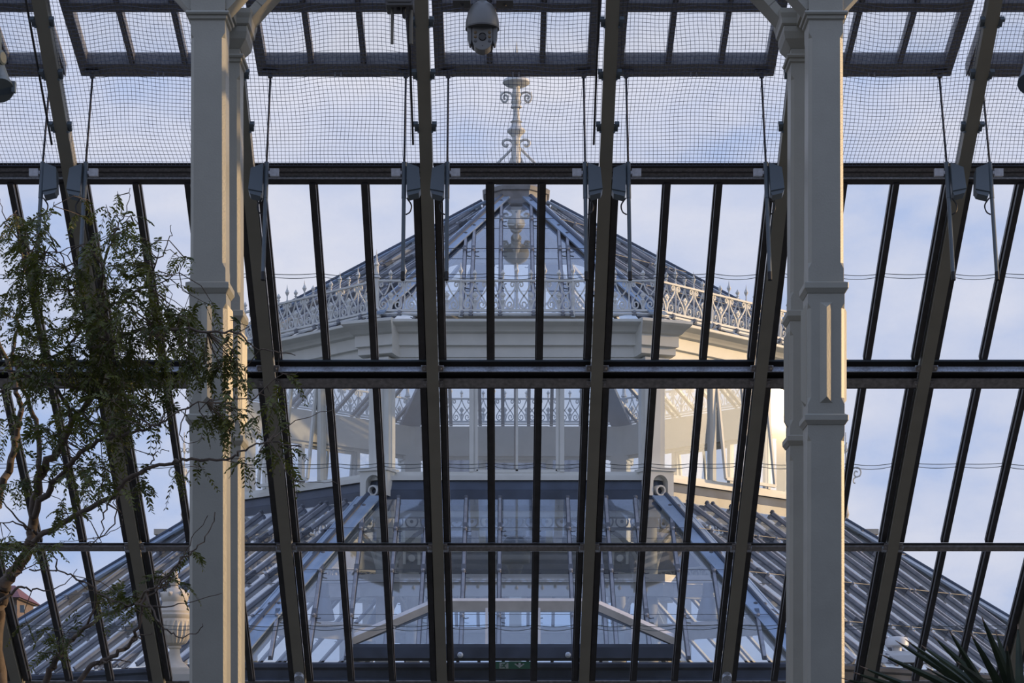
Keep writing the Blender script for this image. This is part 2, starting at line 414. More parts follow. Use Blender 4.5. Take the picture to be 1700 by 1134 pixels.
# bird netting -------------------------------------------------------------
nl = {-3.6: 'wire bird netting stretched over the spotlight corner bay', -2.4: 'wire bird netting between feathery-tree column and spotlight rafter',
      -1.2: 'wire bird netting over the junction box bay', 0: 'wire bird netting behind the security camera', 1.2: 'wire bird netting between the camera bay and spiky-plant column',
      2.4: 'wire bird netting just outside the spiky-plant column', 3.6: 'wire bird netting in the bay cut off above the spiky plant'}
for c in BC:
    rnd = random.Random(int(c*10)+99); m = MB()
    ph = [rnd.uniform(0, 6.28) for _ in range(8)]; amp = rnd.uniform(.7, 1.2)
    k1 = (HY+110)/F+MS; y_a = (A0+.07*NRM)/k1; y_b = (A0+.07*NRM)/((HY-275)/F+MS)
    def net(a, b):   # a 0..1 across, b 0..1 down
        e = math.sin(math.pi*b)*math.sin(math.pi*a)
        du = (.012*math.sin(5*b*3+ph[0]+a*3)+.01*math.sin(11*b+ph[1]))*amp*math.sin(math.pi*a)
        db = (.010*math.sin(7*a+ph[2]+2*b)+.006*math.sin(17*a+ph[3])+.012*math.sin(2.2*a+ph[5]))*amp
        dd = (.035*math.sin(4*a+ph[4])*math.sin(3*b+ph[6])+.02)*e*amp
        Y = y_a+(y_b-y_a)*(b+db*(1-b)); d = .07+dd
        return Vector((c-.556+1.112*a+du+xc(Y), Y, CAMZ+A0-MS*Y+.07*NRM))+NV*(d-.07)
    nu = 41; nv = int((y_b-y_a)*1.256/.0272)
    for i in range(nu+1): m.tube([net(i/nu, q/36) for q in range(37)], .0016, 3, False)
    for j in range(nv+1): m.tube([net(q/22, j/nv) for q in range(23)], .0016, 3, False)
    o = m.build('bird_net', M['wire'], loc=R(c, 273, .05)); tag(o, nl[c], 'netting', 'bird netting under the vents')

# ------------------------------------------------------------------ columns
def zr(row, Y): return CAMZ+(HY-row)/F*Y
def sect(cx, cy, hw, ch, z):
    a, b = hw, hw-ch
    return [Vector((cx+x, cy+y, z)) for x, y in ((-b, -a), (b, -a), (a, -b), (a, b), (b, a), (-b, a), (-a, b), (-a, -b))]
def loft(m, secs):
    vs = [p for s_ in secs for p in s_]; n = 8; fs = []
    for i in range(len(secs)-1):
        for j in range(n): fs.append((i*n+j, i*n+(j+1) % n, (i+1)*n+(j+1) % n, (i+1)*n+j))
    fs.append(tuple(range(n))[::-1]); fs.append(tuple(range((len(secs)-1)*n, len(secs)*n)))
    m.add(vs, fs)
YC = 13.0                       # front face of the front columns
def make_column(dy, front):
    hw = .101; hs = .105; cy = YC+hw+dy; z = lambda row: zr(row, YC)
    cx = 0
    root = empty('cast_iron_column', (0, cy, 0))
    e = .0006; ch = .019; ztop = z(-330) if front else z(-4)
    m = MB()   # upper shaft
    loft(m, [sect(0, cy, hw, e, z(468)), sect(0, cy, hw, e, z(446)), sect(0, cy, hw, ch, z(436)), sect(0, cy, hw-.003, ch, z(62)), sect(0, cy, hw-.003, e, z(54)), sect(0, cy, hw-.003, e, ztop)])
    m.build('upper_shaft', M['cream'], root)
    m = MB()   # die between the two collars
    loft(m, [sect(0, cy, hs, e, z(688)), sect(0, cy, hs, e, z(672)), sect(0, cy, hs, ch, z(660)), sect(0, cy, hs, ch, z(512)), sect(0, cy, hs, e, z(503)), sect(0, cy, hs, e, z(484))])
    for sx, sy in ((0, -1), (0, 1), (1, 0), (-1, 0)):   # raised bevelled panel on each face
        n = Vector((sx, sy, 0)); t = Vector((-sy, sx, 0)); c = Vector((0, cy, 0))
        w = .036; p0 = c+n*hs
        za, zb = z(669), z(502); k = .032
        m.add([p0-t*w+Vector((0, 0, za)), p0+t*w+Vector((0, 0, za)), p0+t*w+Vector((0, 0, zb)), p0-t*w+Vector((0, 0, zb)),
               p0+n*.026+Vector((0, 0, za+k)), p0+n*.026+Vector((0, 0, zb-k))],
              [(0, 1, 4), (1, 2, 5, 4), (2, 3, 5), (3, 0, 4, 5)])
    m.build('panelled_die', M['cream'], root)
    m = MB()   # lower shaft
    loft(m, [sect(0, cy, hs+.004, e, -.0), sect(0, cy, hs+.004, e, .25), sect(0, cy, hs+.004, ch, .3), sect(0, cy, hs, ch, z(732)), sect(0, cy, hs, e, z(722)), sect(0, cy, hs, e, z(702))])
    m.build('lower_shaft', M['cream'], root)
    for rows in (((468, .110), (470, .125), (479, .125), (487, .108)), ((687, .108), (690, .125), (698, .125), (705, .109))):
        m = MB(); loft(m, [sect(0, cy, w, .004, z(r)) for r, w in reversed(rows)]); m.build('collar', M['cream'], root)
    m = MB()
    rows = [(18, .102), (19, .121), (22, .126), (25, .121), (26, .110), (31, .109), (33, .100)]
    loft(m, [sect(0, cy, w, .004, z(r)) for r, w in reversed(rows)]); m.build('capital', M['cream'], root)
    if not front:
        m = MB()   # corbel carrying the spandrel arms
        loft(m, [sect(0, cy, w, .004, z(r)) for r, w in ((8, .101), (4, .112), (-6, .138), (-18, .148), (-27, .148))]); m.build('corbel', M['cream'], root)
        m = MB(); loft(m, [sect(0, cy, w, .004, z(r)) for r, w in ((-28, .148), (-31, .160), (-40, .163), (-48, .172), (-56, .174))]); m.build('impost', M['cream'], root)
        for s in (-1, 1):
            m = MB()
            arc = [Vector((s*(.13+.8*t), cy, z(-44)+.6*t+.10*math.sin(math.pi*t))) for t in [k/10 for k in range(11)]]
            for i in range(len(arc)-1): m.bar(arc[i], arc[i+1]+(arc[i+1]-arc[i])*.05, .05, .2, (0, 1, 0))
            m.build('spandrel_arm', M['cream'], root)
    else:
        m = MB(); m.box((0, cy+.377, z(-44)), (.16, .50, .12)); m.build('tie_bracket', M['cream'], root)
        for s in (-1, 1):
            m = MB()
            arc = [Vector((s*(.09+1.0*t), cy, z(10)+.78*t+.10*math.sin(math.pi*t))) for t in [k/10 for k in range(11)]]
            for i in range(len(arc)-1): m.bar(arc[i], arc[i+1]+(arc[i+1]-arc[i])*.05, .045, .16, (0, 1, 0))
            m.build('spandrel_arm', M['cream'], root)
    return root
XF = (-505.0*13.0/F, 521.5*13.0/F)   # column axis positions (front pair)
fc = make_column(0, True); bc = make_column(.754, False)
XB = ((371-850)*13.754/F, (1340.5-850)*13.754/F)
f2 = copy_tree(fc); b2 = copy_tree(bc)
for o, x, lab in ((fc, XF[0], 'cream cast-iron column overlapped by the feathery tree, front of its pair'), (f2, XF[1], 'cream cast-iron column above the spiky plant, front of its pair'),
                  (bc, XB[0], 'slimmer-looking cream column standing behind the feathery-tree column'), (b2, XB[1], 'slimmer-looking cream column standing behind the spiky-plant column')):
    o.location.x = x; tag(o, lab, 'column', 'paired columns of the glasshouse')

# ------------------------------------------------------------------ security camera
YV = 13.0; q = YV/F
root = empty('security_camera', W(800.8, 87, YV)); tag(root, 'pale dome security camera hanging from above in front of netting', 'security camera')
ctr = W(800.8, 0, YV)
m = MB(); m.lathe([(r*q, -y*q) for y, r in ((49, 24), (48.2, 27.8), (42, 28), (35, 27.3), (25, 25), (16, 21.5), (9, 16.5), (4, 9.5), (2.5, 8))], ctr, 40); m.build('dome_housing', M['cctv'], root, smooth=True)
m = MB(); m.lathe([(26*q, -49.5*q), (28.2*q, -49*q), (28.2*q, -46.6*q), (26*q, -46*q)], ctr, 40); m.build('rim', M['jbox'], root, smooth=True)
m = MB(); m.lathe([(8*q, -3*q), (7.2*q, 3*q), (7.2*q, 120*q)], ctr, 20); m.build('hanging_stem', M['jbox'], root, smooth=True)
fr = lambda a, b, d: ctr+Vector((a*q, -d*q, -b*q))
def rounded(x0, x1, y0, y1, r, n=6, bottom=None):
    pts = []
    for (cx_, cy_, a0) in ((x1-r, y0+r, -90), (x1-(bottom or r), y1-(bottom or r), 0), (x0+(bottom or r), y1-(bottom or r), 90), (x0+r, y0+r, 180)):
        rr = r if a0 in (-90, 180) else (bottom or r)
        for k in range(n+1):
            a = rad(a0+90*k/n); pts.append((cx_+rr*math.cos(a), cy_+rr*math.sin(a)))
    return pts
m = MB(); face = rounded(-16.5, 16.8, 46.5, 87, 6, 6, 16.4); m.prism(face, fr, -14, 14); ball = m.build('camera_ball', M['cctv'], root)
m = MB(); gap = rounded(-18, 18.2, 45.2, 80, 6); m.prism(gap, fr, -15, 8); m.build('ball_recess', M['black'], root)
for s in (-1, 1):
    m = MB(); m.prism([(s*17.6, 47), (s*25.3, 48), (s*24.8, 62), (s*22.5, 74), (s*21, 77), (s*19, 76.5), (s*17.8, 70)], fr, -10, 12); m.build('yoke_arm', M['cctv'], root)
m = MB(); m.lathe([(6.6*q, 0), (6.6*q, .8*q), (5.6*q, 1.6*q), (5.2*q, .9*q)], fr(.4, 65.7, 14), 24, (0, -1, 0)); m.build('lens', M['lens'], ball, smooth=True)
for sx in (-11.4, 12):
    for k, yy in enumerate((58.3, 65.4, 72.3)):
        m = MB(); m.lathe([(2.8*q, 0), (2.6*q, .6*q), (1.6*q, 1.0*q)], fr(sx, yy, 14), 14, (0, -1, 0)); m.build('infrared_lamp', M['led'] if k < 2 else M['jbox'], ball, smooth=True)
m = MB(); m.lathe([(.9*q, 0), (.7*q, .4*q)], fr(.4, 80.4, 14), 8, (0, -1, 0)); m.build('microphone_hole', M['black'], ball)
# housings above it, cut by the frame
for x0, x1 in ((752, 781), (824, 852)):
    m = MB(); a = W(x0, 7, 13.0); b = W(x1, -60, 13.0)
    m.box((a+b)/2, (abs(b.x-a.x), .12, abs(b.z-a.z))); m.lathe([(.012, 0), (.008, .012)], Vector(((a.x+b.x)/2, 13.0, a.z)), 10, (0, 0, -1))
    o = m.build('floodlight', M['jbox'], loc=((a.x+b.x)/2, 13.0, a.z))
    tag(o, 'dark box floodlight cut by the top edge, %s of the camera stem' % ('tree side' if x0 < 800 else 'spiky-plant side'), 'floodlight', 'box lights above the security camera')

# ------------------------------------------------------------------ junction box
YJ = 13.6; q = YJ/F
root = empty('junction_box', W(664, 20, YJ)); tag(root, 'dark grey junction box with two stub antennas beside a rafter', 'junction box')
jc = W(664, 0, YJ); fr = lambda a, b, d: jc+Vector((a*q, -d*q, -b*q))
m = MB(); m.prism(rounded(-23, 23, -60, 16, 3, 3), fr, -22, 22); m.build('box', M['jbox'], root)
m = MB(); m.prism(rounded(-20, 20, -55, 11, 2, 3), fr, 22, 24)
for xx in (-11, 13): m.prism(rounded(xx-3, xx+3, 0, 7, 1, 2), fr, 24, 25.5)
m.build('box_cover', M['jbox'], root)
m = MB(); m.tube([fr(-12.6, 14, 6), fr(-12.6, 75, 6)], 2.5*q, 12); m.build('antenna', M['antenna'], root, smooth=True)
m = MB(); m.tube([fr(18, 18, 2), fr(18.5, 74, 2)], 3.4*q, 12); m.build('antenna', M['antenna'], root, smooth=True)
m = MB(); m.tube([fr(-2, 15, 8), fr(-2, 20, 8)], 3.2*q, 10); m.tube([fr(7, 15, 8), fr(7.2, 28, 8), fr(7.4, 33, 8)], [3.6*q, 2.8*q, 2.4*q], 10); m.build('cable_gland', M['black'], root, smooth=True)
m = MB(); m.tube(spline([fr(7.4, 33, 8), fr(10, 34.5, 8), fr(15, 29, 10), fr(17, 20, 12), fr(17, 8, 20), fr(14, -2, 26)]), .6*q, 6); m.build('cable', M['black'], root, smooth=True)

# ------------------------------------------------------------------ spotlights at the edges
def spotlight(px, py, Y, tilt, s, lab):
    c = W(px, py, Y); q = Y/F*s
    root = empty('spotlight', c); tag(root, lab, 'spotlight')
    ax = Vector((math.sin(tilt), -.75, -math.cos(tilt))).normalized()
    m = MB(); m.lathe([(9*q, -62*q), (17*q, -55*q), (19*q, -20*q), (21*q, 8*q), (23*q, 12*q), (23*q, 22*q), (20*q, 22*q)], c, 28, ax); m.build('lamp_housing', M['spot'], root, smooth=True)
    m = MB(); m.lathe([(19*q, 19*q), (19*q, 21*q), (14*q, 20.5*q)], c, 28, ax); m.build('lamp_glass', M['motor'], root, smooth=True)
    m = MB(); m.box(c+ax*12*q+Vector((24*q, 0, 0)), (6*q, 10*q, 18*q)); m.build('knob', M['spot'], root)
    m = MB(); m.box(c+Vector((-4*q, .02, 55*q)), (14*q, 12*q, 60*q)); m.lathe([(12*q, 0), (12*q, 3*q), (9*q, 5*q)], c+Vector((6*q, -.02, 40*q)), 18, (1, -.4, 0)); m.box(c+Vector((-4*q, .03, 110*q)), (7*q, 7*q, 90*q)); m.build('bracket', M['spot'], root)
spotlight(-3, 138, 12.2, .35, 1.0, 'dark teal spotlight cut by the picture edge beside the netting')
spotlight(1712, 128, 12.2, -.3, .9, 'dark spotlight barely showing at the picture edge above the spiky plant')

# ------------------------------------------------------------------ the octagonal pavilion
CY = 41.6; CX = 7*CY/F; T8 = math.tan(rad(22.5)); C8 = math.cos(rad(22.5))
def fd(i): a = rad(45*i); return Vector((math.sin(a), -math.cos(a), 0)), Vector((math.cos(a), math.sin(a), 0))
def O(i, t, apo, h):
    n, tt = fd(i); return Vector((CX, CY, CAMZ+h))+n*apo+tt*t
def V(i, R_, t, h):      # at the corner between side i and i+1
    a = rad(45*i+22.5); n = Vector((math.sin(a), -math.cos(a), 0)); tt = Vector((math.cos(a), math.sin(a), 0))
    return Vector((CX, CY, CAMZ+h))+n*R_+tt*t
PAV = empty('octagonal_pavilion', (CX, CY, 0))
tag(PAV, 'white and glass octagonal pavilion with tiered roofs and iron cresting seen through the panes', 'pavilion')
LT, LH, LE, LHE = 5.65, 4.69, 9.72, 1.914
def lh(a): return LH-(a-LT)*(LH-LHE)/(LE-LT)
UT, UH, UE, UHE = .625, 10.70, 5.42, 7.62
def uh(a): return UH-(a-UT)*(UH-UHE)/(UE-UT)
def slope(i, top, eave, hf, name, tbars, collars, doubles):
    sl_ = (hf(top)-hf(eave))/(eave-top); n, tt = fd(i); up = (Vector((0, 0, 1))+n*sl_).normalized()
    m = MB()
    m.add([O(i, -top*T8, top, hf(top)), O(i, top*T8, top, hf(top)), O(i, eave*T8, eave, hf(eave)), O(i, -eave*T8, eave, hf(eave))], [(0, 1, 2, 3)])
    g = m.build(name, M['oglass'], PAV)
    for t in tbars:
        for s in (-1, 1):
            for dt in ((-.07, .07) if abs(t-doubles) < .01 else (0,)):
                tt_ = s*t+dt
                a0 = max(top+.02, abs(tt_)/T8+.16); a1 = eave-.02
                if a1-a0 < .15: continue
                p, r = O(i, tt_, a0, hf(a0)), O(i, tt_, a1, hf(a1))
                b = MB(); b.cur = 1; b.bar(p+up*.004, r+up*.004, .07, .012, up); b.cur = 0; b.bar(p+up*.036, r+up*.036, .042, .054, up)  # dark base strip stands in for the shadow gap under the bar
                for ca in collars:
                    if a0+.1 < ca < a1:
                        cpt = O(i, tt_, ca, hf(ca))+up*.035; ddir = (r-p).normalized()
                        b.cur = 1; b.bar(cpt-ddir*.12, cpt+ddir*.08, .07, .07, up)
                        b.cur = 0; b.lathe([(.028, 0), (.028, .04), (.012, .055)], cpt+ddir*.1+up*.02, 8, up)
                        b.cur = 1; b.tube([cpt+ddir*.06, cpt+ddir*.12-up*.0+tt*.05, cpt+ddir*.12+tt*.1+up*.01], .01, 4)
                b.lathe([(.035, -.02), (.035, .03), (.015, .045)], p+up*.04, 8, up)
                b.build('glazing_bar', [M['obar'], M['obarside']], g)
    for ca in collars:    # thin tie wires across the slope
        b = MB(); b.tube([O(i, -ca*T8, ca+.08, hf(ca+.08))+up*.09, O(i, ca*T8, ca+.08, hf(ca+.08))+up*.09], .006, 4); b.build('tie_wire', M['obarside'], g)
    return g
LB = [.265+.53*k for k in range(8)]
UB = [.265, .80, 1.33, 1.86]
for i in range(8):
    slope(i, LT, LE, lh, 'lower_roof_slope', LB, (6.5, 7.6, 8.7), 1.325)
    slope(i, UT, UE, uh, 'upper_roof_slope', UB, (1.6, 2.9, 4.2), .80)
    # hips
    for (top, eave, hf, w, nm) in ((LT, LE, lh, .20, 'lower_hip_flashing'), (UT, UE, uh, .13, 'upper_hip_flashing')):
        m = MB()
        for (ia, s) in ((i, 1), (i+1, -1)):
            n, tt = fd(ia); up = (Vector((0, 0, 1))+n*.68).normalized()
            a = O(ia, s*top*T8, top, hf(top)); b = O(ia, s*eave*T8, eave, hf(eave))
            a2 = O(ia, s*(top*T8-w*1.0), top, hf(top)); b2 = O(ia, s*(eave*T8-w*1.0), eave, hf(eave))
            m.hexa([a+up*.03, b+up*.03, b2+up*.03, a2+up*.03], [a+up*.07, b+up*.07, b2+up*.07, a2+up*.07])
            m.bar(a2+up*.06, b2+up*.06, .04, .03, up)
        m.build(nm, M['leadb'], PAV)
        m = MB(); p = V(i, top/C8, 0, hf(top)+.08); r = V(i, eave/C8, 0, hf(eave)+.08); m.tube([p, r], .04, 8); m.build('hip_roll', M['lead'], PAV, smooth=True)
    def ring(prof, name, mt):      # mitred profile along side i
        m = MB(); n = len(prof); vs = []
        for s in (-1, 1): vs += [O(i, s*a*T8, a, h) for a, h in prof]
        m.add(vs, [tuple(range(n))[::-1], tuple(range(n, 2*n))]+[(k, (k+1) % n, n+(k+1) % n, n+k) for k in range(n)])
        return m.build(name, M[mt], PAV)
    ring([(9.5, 1.84), (9.72, 1.89), (10.0, 1.875), (10.04, 1.85), (10.04, 1.80), (9.99, 1.77), (9.99, 1.66), (10.05, 1.62), (10.05, 1.1), (9.5, 1.1)], 'gutter', 'leaddk')
    ring([(9.75, 1.1), (9.75, -CAMZ), (9.45, -CAMZ), (9.45, 1.1)], 'lower_wall', 'masonry')
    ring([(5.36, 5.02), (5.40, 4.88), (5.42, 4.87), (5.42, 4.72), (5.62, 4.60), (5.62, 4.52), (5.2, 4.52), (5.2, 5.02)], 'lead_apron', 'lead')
    ring([(5.40, 5.10), (5.40, 5.03), (5.16, 5.03), (5.16, 5.10)], 'sill', 'white')
    ring([(5.24, 6.98), (5.27, 7.0), (5.27, 7.17), (5.33, 7.18), (5.33, 7.36), (5.40, 7.38), (5.42, 7.41), (5.46, 7.45), (5.54, 7.475), (5.59, 7.49), (5.60, 7.50), (5.60, 7.54), (5.35, 7.58), (5.1, 7.58), (5.1, 6.98)], 'cornice', 'white')
    # corner block of the cornice
    m = MB(); pr = [(5.72, 7.0), (5.86, 7.02), (5.86, 7.13), (5.92, 7.14), (5.92, 7.31), (5.98, 7.33), (6.05, 7.38), (6.15, 7.43), (6.19, 7.46), (6.19, 7.50), (5.95, 7.56), (5.5, 7.56), (5.5, 7.0)]
    vs = []; n = len(pr)
    for s in (-1, 1):
        for a, h in pr:
            vs.append(V(i, a, s*(.30+max(0, a-5.86)*.42 if a > 5.8 else .30), h))
    m.add(vs, [tuple(range(n))[::-1], tuple(range(n, 2*n))]+[(k, (k+1) % n, n+(k+1) % n, n+k) for k in range(n)]); m.build('cornice_block', M['white'], PAV)
    # pilaster with its base and drain pipe
    m = MB()
    A_ = rad(45*i+22.5); nn = Vector((math.sin(A_), -math.cos(A_), 0)); tv = Vector((math.cos(A_), math.sin(A_), 0)); ax = (tv, nn, Vector((0, 0, 1)))
    m.box(V(i, 5.60, 0, 6.05), (.34, .26, 1.94), ax); m.box(V(i, 5.66, 0, 6.05), (.16, .22, 1.80), ax)
    m.box(V(i, 5.64, 0, 6.93), (.42, .34, .08), ax); m.box(V(i, 5.62, 0, 6.83), (.37, .30, .04), ax)
    for s in (-1, 1): m.lathe([(.06, -.05), (.06, .05)], V(i, 5.82, s*.13, 6.86), 10, tv)
    p = m.build('pilaster', M['white'], PAV)
    m = MB(); arch = [(-.23, -.2), (-.23, .2), (.23, .2), (.23, -.2), (.13, -.2), (.13, .0)]+[(.13*math.cos(rad(d)), .13*math.sin(rad(d))) for d in range(15, 180, 15)]+[(-.13, .0), (-.13, -.2)]
    m.prism(arch, lambda a, b, d: V(i, d, a, 4.97+b), 5.55, 5.93)
    m.box(V(i, 5.74, 0, 5.19), (.52, .44, .05), ax); m.build('pilaster_base', M['white'], p)
    m = MB(); m.lathe([(.075, 0), (.085, .36), (.085, .40), (.06, .40), (.06, .2)], V(i, 5.55, 0, 4.90), 16, nn-Vector((0, 0, .12))); m.build('drain_pipe', M['iron'], p, smooth=True)
    # windows of the upper stage
    AW = 5.22; E = 2.02
    m = MB(); n, tt = fd(i); ax = (tt, n, Vector((0, 0, 1)))
    m.box(O(i, 0, AW, 5.145), (2*E, .09, .07), ax); m.box(O(i, 0, AW, 6.95), (2*E, .09, .06), ax)
    for t, w in ((-E, .07), (E, .07)): m.box(O(i, t, AW, 6.05), (w, .1, 1.74), ax)
    w_ = m.build('window_frame', M['white'], PAV)
    for t in (-.72, .72):
        m = MB(); m.box(O(i, t, AW, 6.05), (.07, .12, 1.74), ax); m.box(O(i, t*.93, AW+.01, 6.05), (.05, .06, 1.74), ax); m.build('mullion', M['white'], w_)
    m = MB(); ang = .0 if i in (0, 4) else rad(7)
    def cz(t, h, o=0): d = 6.92-h; return O(i, t, AW+.03+d*math.sin(ang)+o, 6.92-d*math.cos(ang))
    for (t0, h0, t1, h1, w) in ((-.64, 5.19, .64, 5.19, .05), (-.64, 6.89, .64, 6.89, .05), (0, 5.19, 0, 6.89, .038), (-.64, 5.19, -.64, 6.89, .045), (.64, 5.19, .64, 6.89, .045)):
        m.bar(cz(t0, h0), cz(t1, h1), w, .045, n)
    cs = m.build('casement', M['white'], w_)
    m = MB(); m.add([cz(-.62, 5.2), cz(.62, 5.2), cz(.62, 6.88), cz(-.62, 6.88)], [(0, 1, 2, 3)]); m.build('glass', M['wglass'], w_)
    for s in (-1, 1):
        m = MB(); m.add([O(i, s*.76, AW, 5.18), O(i, s*(E-.03), AW, 5.18), O(i, s*(E-.03), AW, 6.92), O(i, s*.76, AW, 6.92)], [(0, 1, 2, 3)]); m.build('glass', M['wglass'], w_)
    # cresting
    AR = 5.36; h0 = 7.72; HT = .47; L = AR*T8; NU = 10; w = 2*L/NU
    m = MB()
    for hh, th in ((h0, .035), (h0+HT, .03)): m.bar(O(i, -L, AR, hh), O(i, L, AR, hh), .05, th)
    m.bar(O(i, -L, AR, h0-.05), O(i, L, AR, h0-.05), .03, .03)
    rp = m.build('cresting_rail', M['iron'], PAV)
    m = MB()
    for k in range(NU):
        tc = -L+w*(k+.5)
        for s in (-1, 1):
            f = lambda a, b: O(i, tc+s*a*w/2, AR, h0+b*HT)
            g = lambda P: [f(x/162.0, y/280.0) for x, y in P]
            sp_ = lambda cx_, cy_, r0_, r1_, a0_, a1_, n_: [(cx_+(r0_+(r1_-r0_)*k/n_)*math.cos(rad(a0_+(a1_-a0_)*k/n_)), cy_+(r0_+(r1_-r0_)*k/n_)*math.sin(rad(a0_+(a1_-a0_)*k/n_))) for k in range(n_+1)]
            m.tube(spline(g([(0, 272), (20, 225), (45, 180), (80, 137), (112, 104)]), 2)[:-1]+g(sp_(84, 56, 46, 11, 35, -430, 22)), .0145, 4, False)
            m.tube(g(sp_(113, 243, 8, 31, 430, 0, 16))+spline(g([(143, 222), (134, 200), (116, 175), (90, 148), (58, 116), (34, 88), (17, 48), (8, 8)]), 2), .0145, 4, False)
            m.prism([(s*.20*w, .52*HT), (0, .64*HT), (0, .34*HT)], lambda a, b, d: O(i, tc+a*.55, AR+d, h0+b), -.012, .02)
        m.lathe([(.03, -.02), (.03, .02), (.015, .03)], O(i, tc, AR, h0+.5*HT), 8, fd(i)[0])
        m.lathe([(.02, -.02), (.012, .1), (.035, .16), (.0, .2)], O(i, tc, AR, h0-.0), 6)
    m.build('scrollwork', M['iron'], rp)
    for k in range(NU):
        tc = -L+w*(k+.5); m = MB(); b = O(i, tc, AR, h0+HT)
        m.lathe([(.013, 0), (.013, .05), (.03, .06), (.013, .075), (.036, .12), (.0, .18)], b, 6); m.build('short_spike', M['iron'], rp)
        if k:
            t2 = -L+w*k; b = O(i, t2, AR, h0); m = MB()
            m.lathe([(.012, 0), (.012, HT), (.024, HT+.01), (.010, HT+.05), (.010, HT+.10), (.036, HT+.16), (.010, HT+.22), (.0, HT+.30)], b, 6)
            if k in (3, 7): m.lathe([(.034, -.1), (.034, .0), (.024, .06), (.036, .2), (.024, .25), (.024, HT)], b, 8)
            m.build('tall_spike', M['iron'], rp)
    m = MB(); m.lathe([(.07, -.12), (.07, 0), (.04, .05), (.04, .5), (.065, .52), (.035, .58), (.03, .7), (.05, .72), (.02, .78), (.0, .98)], V(i, AR/C8, 0, h0), 8); m.build('corner_post', M['iron'], PAV)
    # inside
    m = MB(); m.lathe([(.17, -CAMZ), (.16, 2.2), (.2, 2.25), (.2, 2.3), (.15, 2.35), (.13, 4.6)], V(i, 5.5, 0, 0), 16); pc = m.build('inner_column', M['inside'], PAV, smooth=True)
    for s in (-1, 1):
        m = MB()
        arc = [Vector((.12+1.15*(1-math.cos(a)), 0, 3.5+.95*math.sin(a))) for a in [rad(d) for d in range(0, 91, 9)]]
        ia = i if s < 0 else i+1
        tdir = fd(ia)[1]*s
        c0 = V(i, 5.5, 0, 0)
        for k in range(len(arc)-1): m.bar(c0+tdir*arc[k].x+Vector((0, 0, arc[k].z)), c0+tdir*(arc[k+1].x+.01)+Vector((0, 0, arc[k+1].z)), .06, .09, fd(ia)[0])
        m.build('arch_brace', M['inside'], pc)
    m = MB()
    for k in range(17):
        cpt = O(i, -1.92+.24*k, 5.02, 4.42); nn2, t2 = fd(i)
        m.tube([cpt+(t2*math.cos(x)+Vector((0, 0, 1))*math.sin(x))*.1 for x in [2*math.pi*q_/12 for q_ in range(13)]], .018, 4)
        m.lathe([(.03, -.01), (.03, .01)], cpt, 6, nn2)
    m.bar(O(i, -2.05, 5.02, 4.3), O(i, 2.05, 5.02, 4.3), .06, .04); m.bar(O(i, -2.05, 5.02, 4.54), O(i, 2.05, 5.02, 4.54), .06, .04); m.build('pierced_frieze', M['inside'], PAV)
    ring([(5.45, 3.40), (5.45, 3.52), (5.62, 3.52), (5.62, 3.40)], 'tie_beam', 'alu')
    ring([(5.48, 3.18), (5.48, 3.39), (5.56, 3.39), (5.56, 3.18)], 'tie_beam_web', 'inside')
    ring([(5.4, 4.42), (5.4, 4.6), (5.6, 4.6), (5.6, 4.42)], 'wall_plate', 'inside')
    ring([(2.45, 9.12), (2.45, 9.30), (2.6, 9.30), (2.6, 9.12)], 'upper_ring_beam', 'inside')
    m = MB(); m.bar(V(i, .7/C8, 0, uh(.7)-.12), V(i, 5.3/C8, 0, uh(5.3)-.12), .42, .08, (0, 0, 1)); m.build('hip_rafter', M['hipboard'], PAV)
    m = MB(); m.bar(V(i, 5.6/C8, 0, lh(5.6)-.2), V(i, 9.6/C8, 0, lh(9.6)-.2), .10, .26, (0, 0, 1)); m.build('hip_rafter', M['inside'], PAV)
    ring([(.66, uh(.66)-.10), (1.4, uh(1.4)-.10), (1.4, uh(1.4)-.13), (.66, uh(.66)-.13)], 'roof_lining', 'inside')
# link beams running sideways from the front arches
for s in (-1, 1):
    m = MB(); m.box((CX+s*3.3, 36.25, CAMZ+3.46), (2.2, .16, .12)); m.box((CX+s*3.3, 36.25, CAMZ+3.28), (2.2, .06, .2)); m.build('tie_beam', M['alu'], PAV)
# cap and finial
m = MB(); m.lathe([(.62, 10.60), (.66, 10.66), (.66, 10.74), (.60, 10.75), (.60, 10.90), (.64, 10.91), (.66, 10.98), (.60, 11.02), (.3, 11.15), (.12, 11.2)], (CX, CY, CAMZ), 8, rot=rad(22.5)); m.build('roof_cap', M['cap'], PAV)
q = CY/F
def fh(row): return (HY-row)*q
m = MB(); m.lathe([(.10, 11.1), (.09, fh(262)), (.075, fh(230)), (.08, fh(227)), (.13, fh(222)), (.165, fh(219)), (.165, fh(216)), (.10, fh(211)), (.08, fh(204)), (.11, fh(202.5)), (.08, fh(201)), (.062, fh(195)), (.058, fh(181)), (.10, fh(179)), (.10, fh(177)), (.075, fh(174)), (.10, fh(170)), (.08, fh(163)), (.10, fh(158)), (.07, fh(153)), (.062, fh(143))], (CX, CY, CAMZ), 16)
fin = m.build('finial', M['iron'], PAV, smooth=True)
m = MB(); m.lathe([(.06, fh(143)), (.2, fh(141.5)), (.25, fh(138)), (.24, fh(134)), (.17, fh(130)), (.09, fh(126.5)), (.08, fh(123))], (CX, CY, CAMZ), 20); m.build('mushroom_knob', M['iron'], fin, smooth=True)
m = MB(); m.lathe([(.075, fh(123)), (.045, fh(104)), (.0, fh(67))], (CX, CY, CAMZ), 10); m.build('spike', M['iron'], fin, smooth=True)
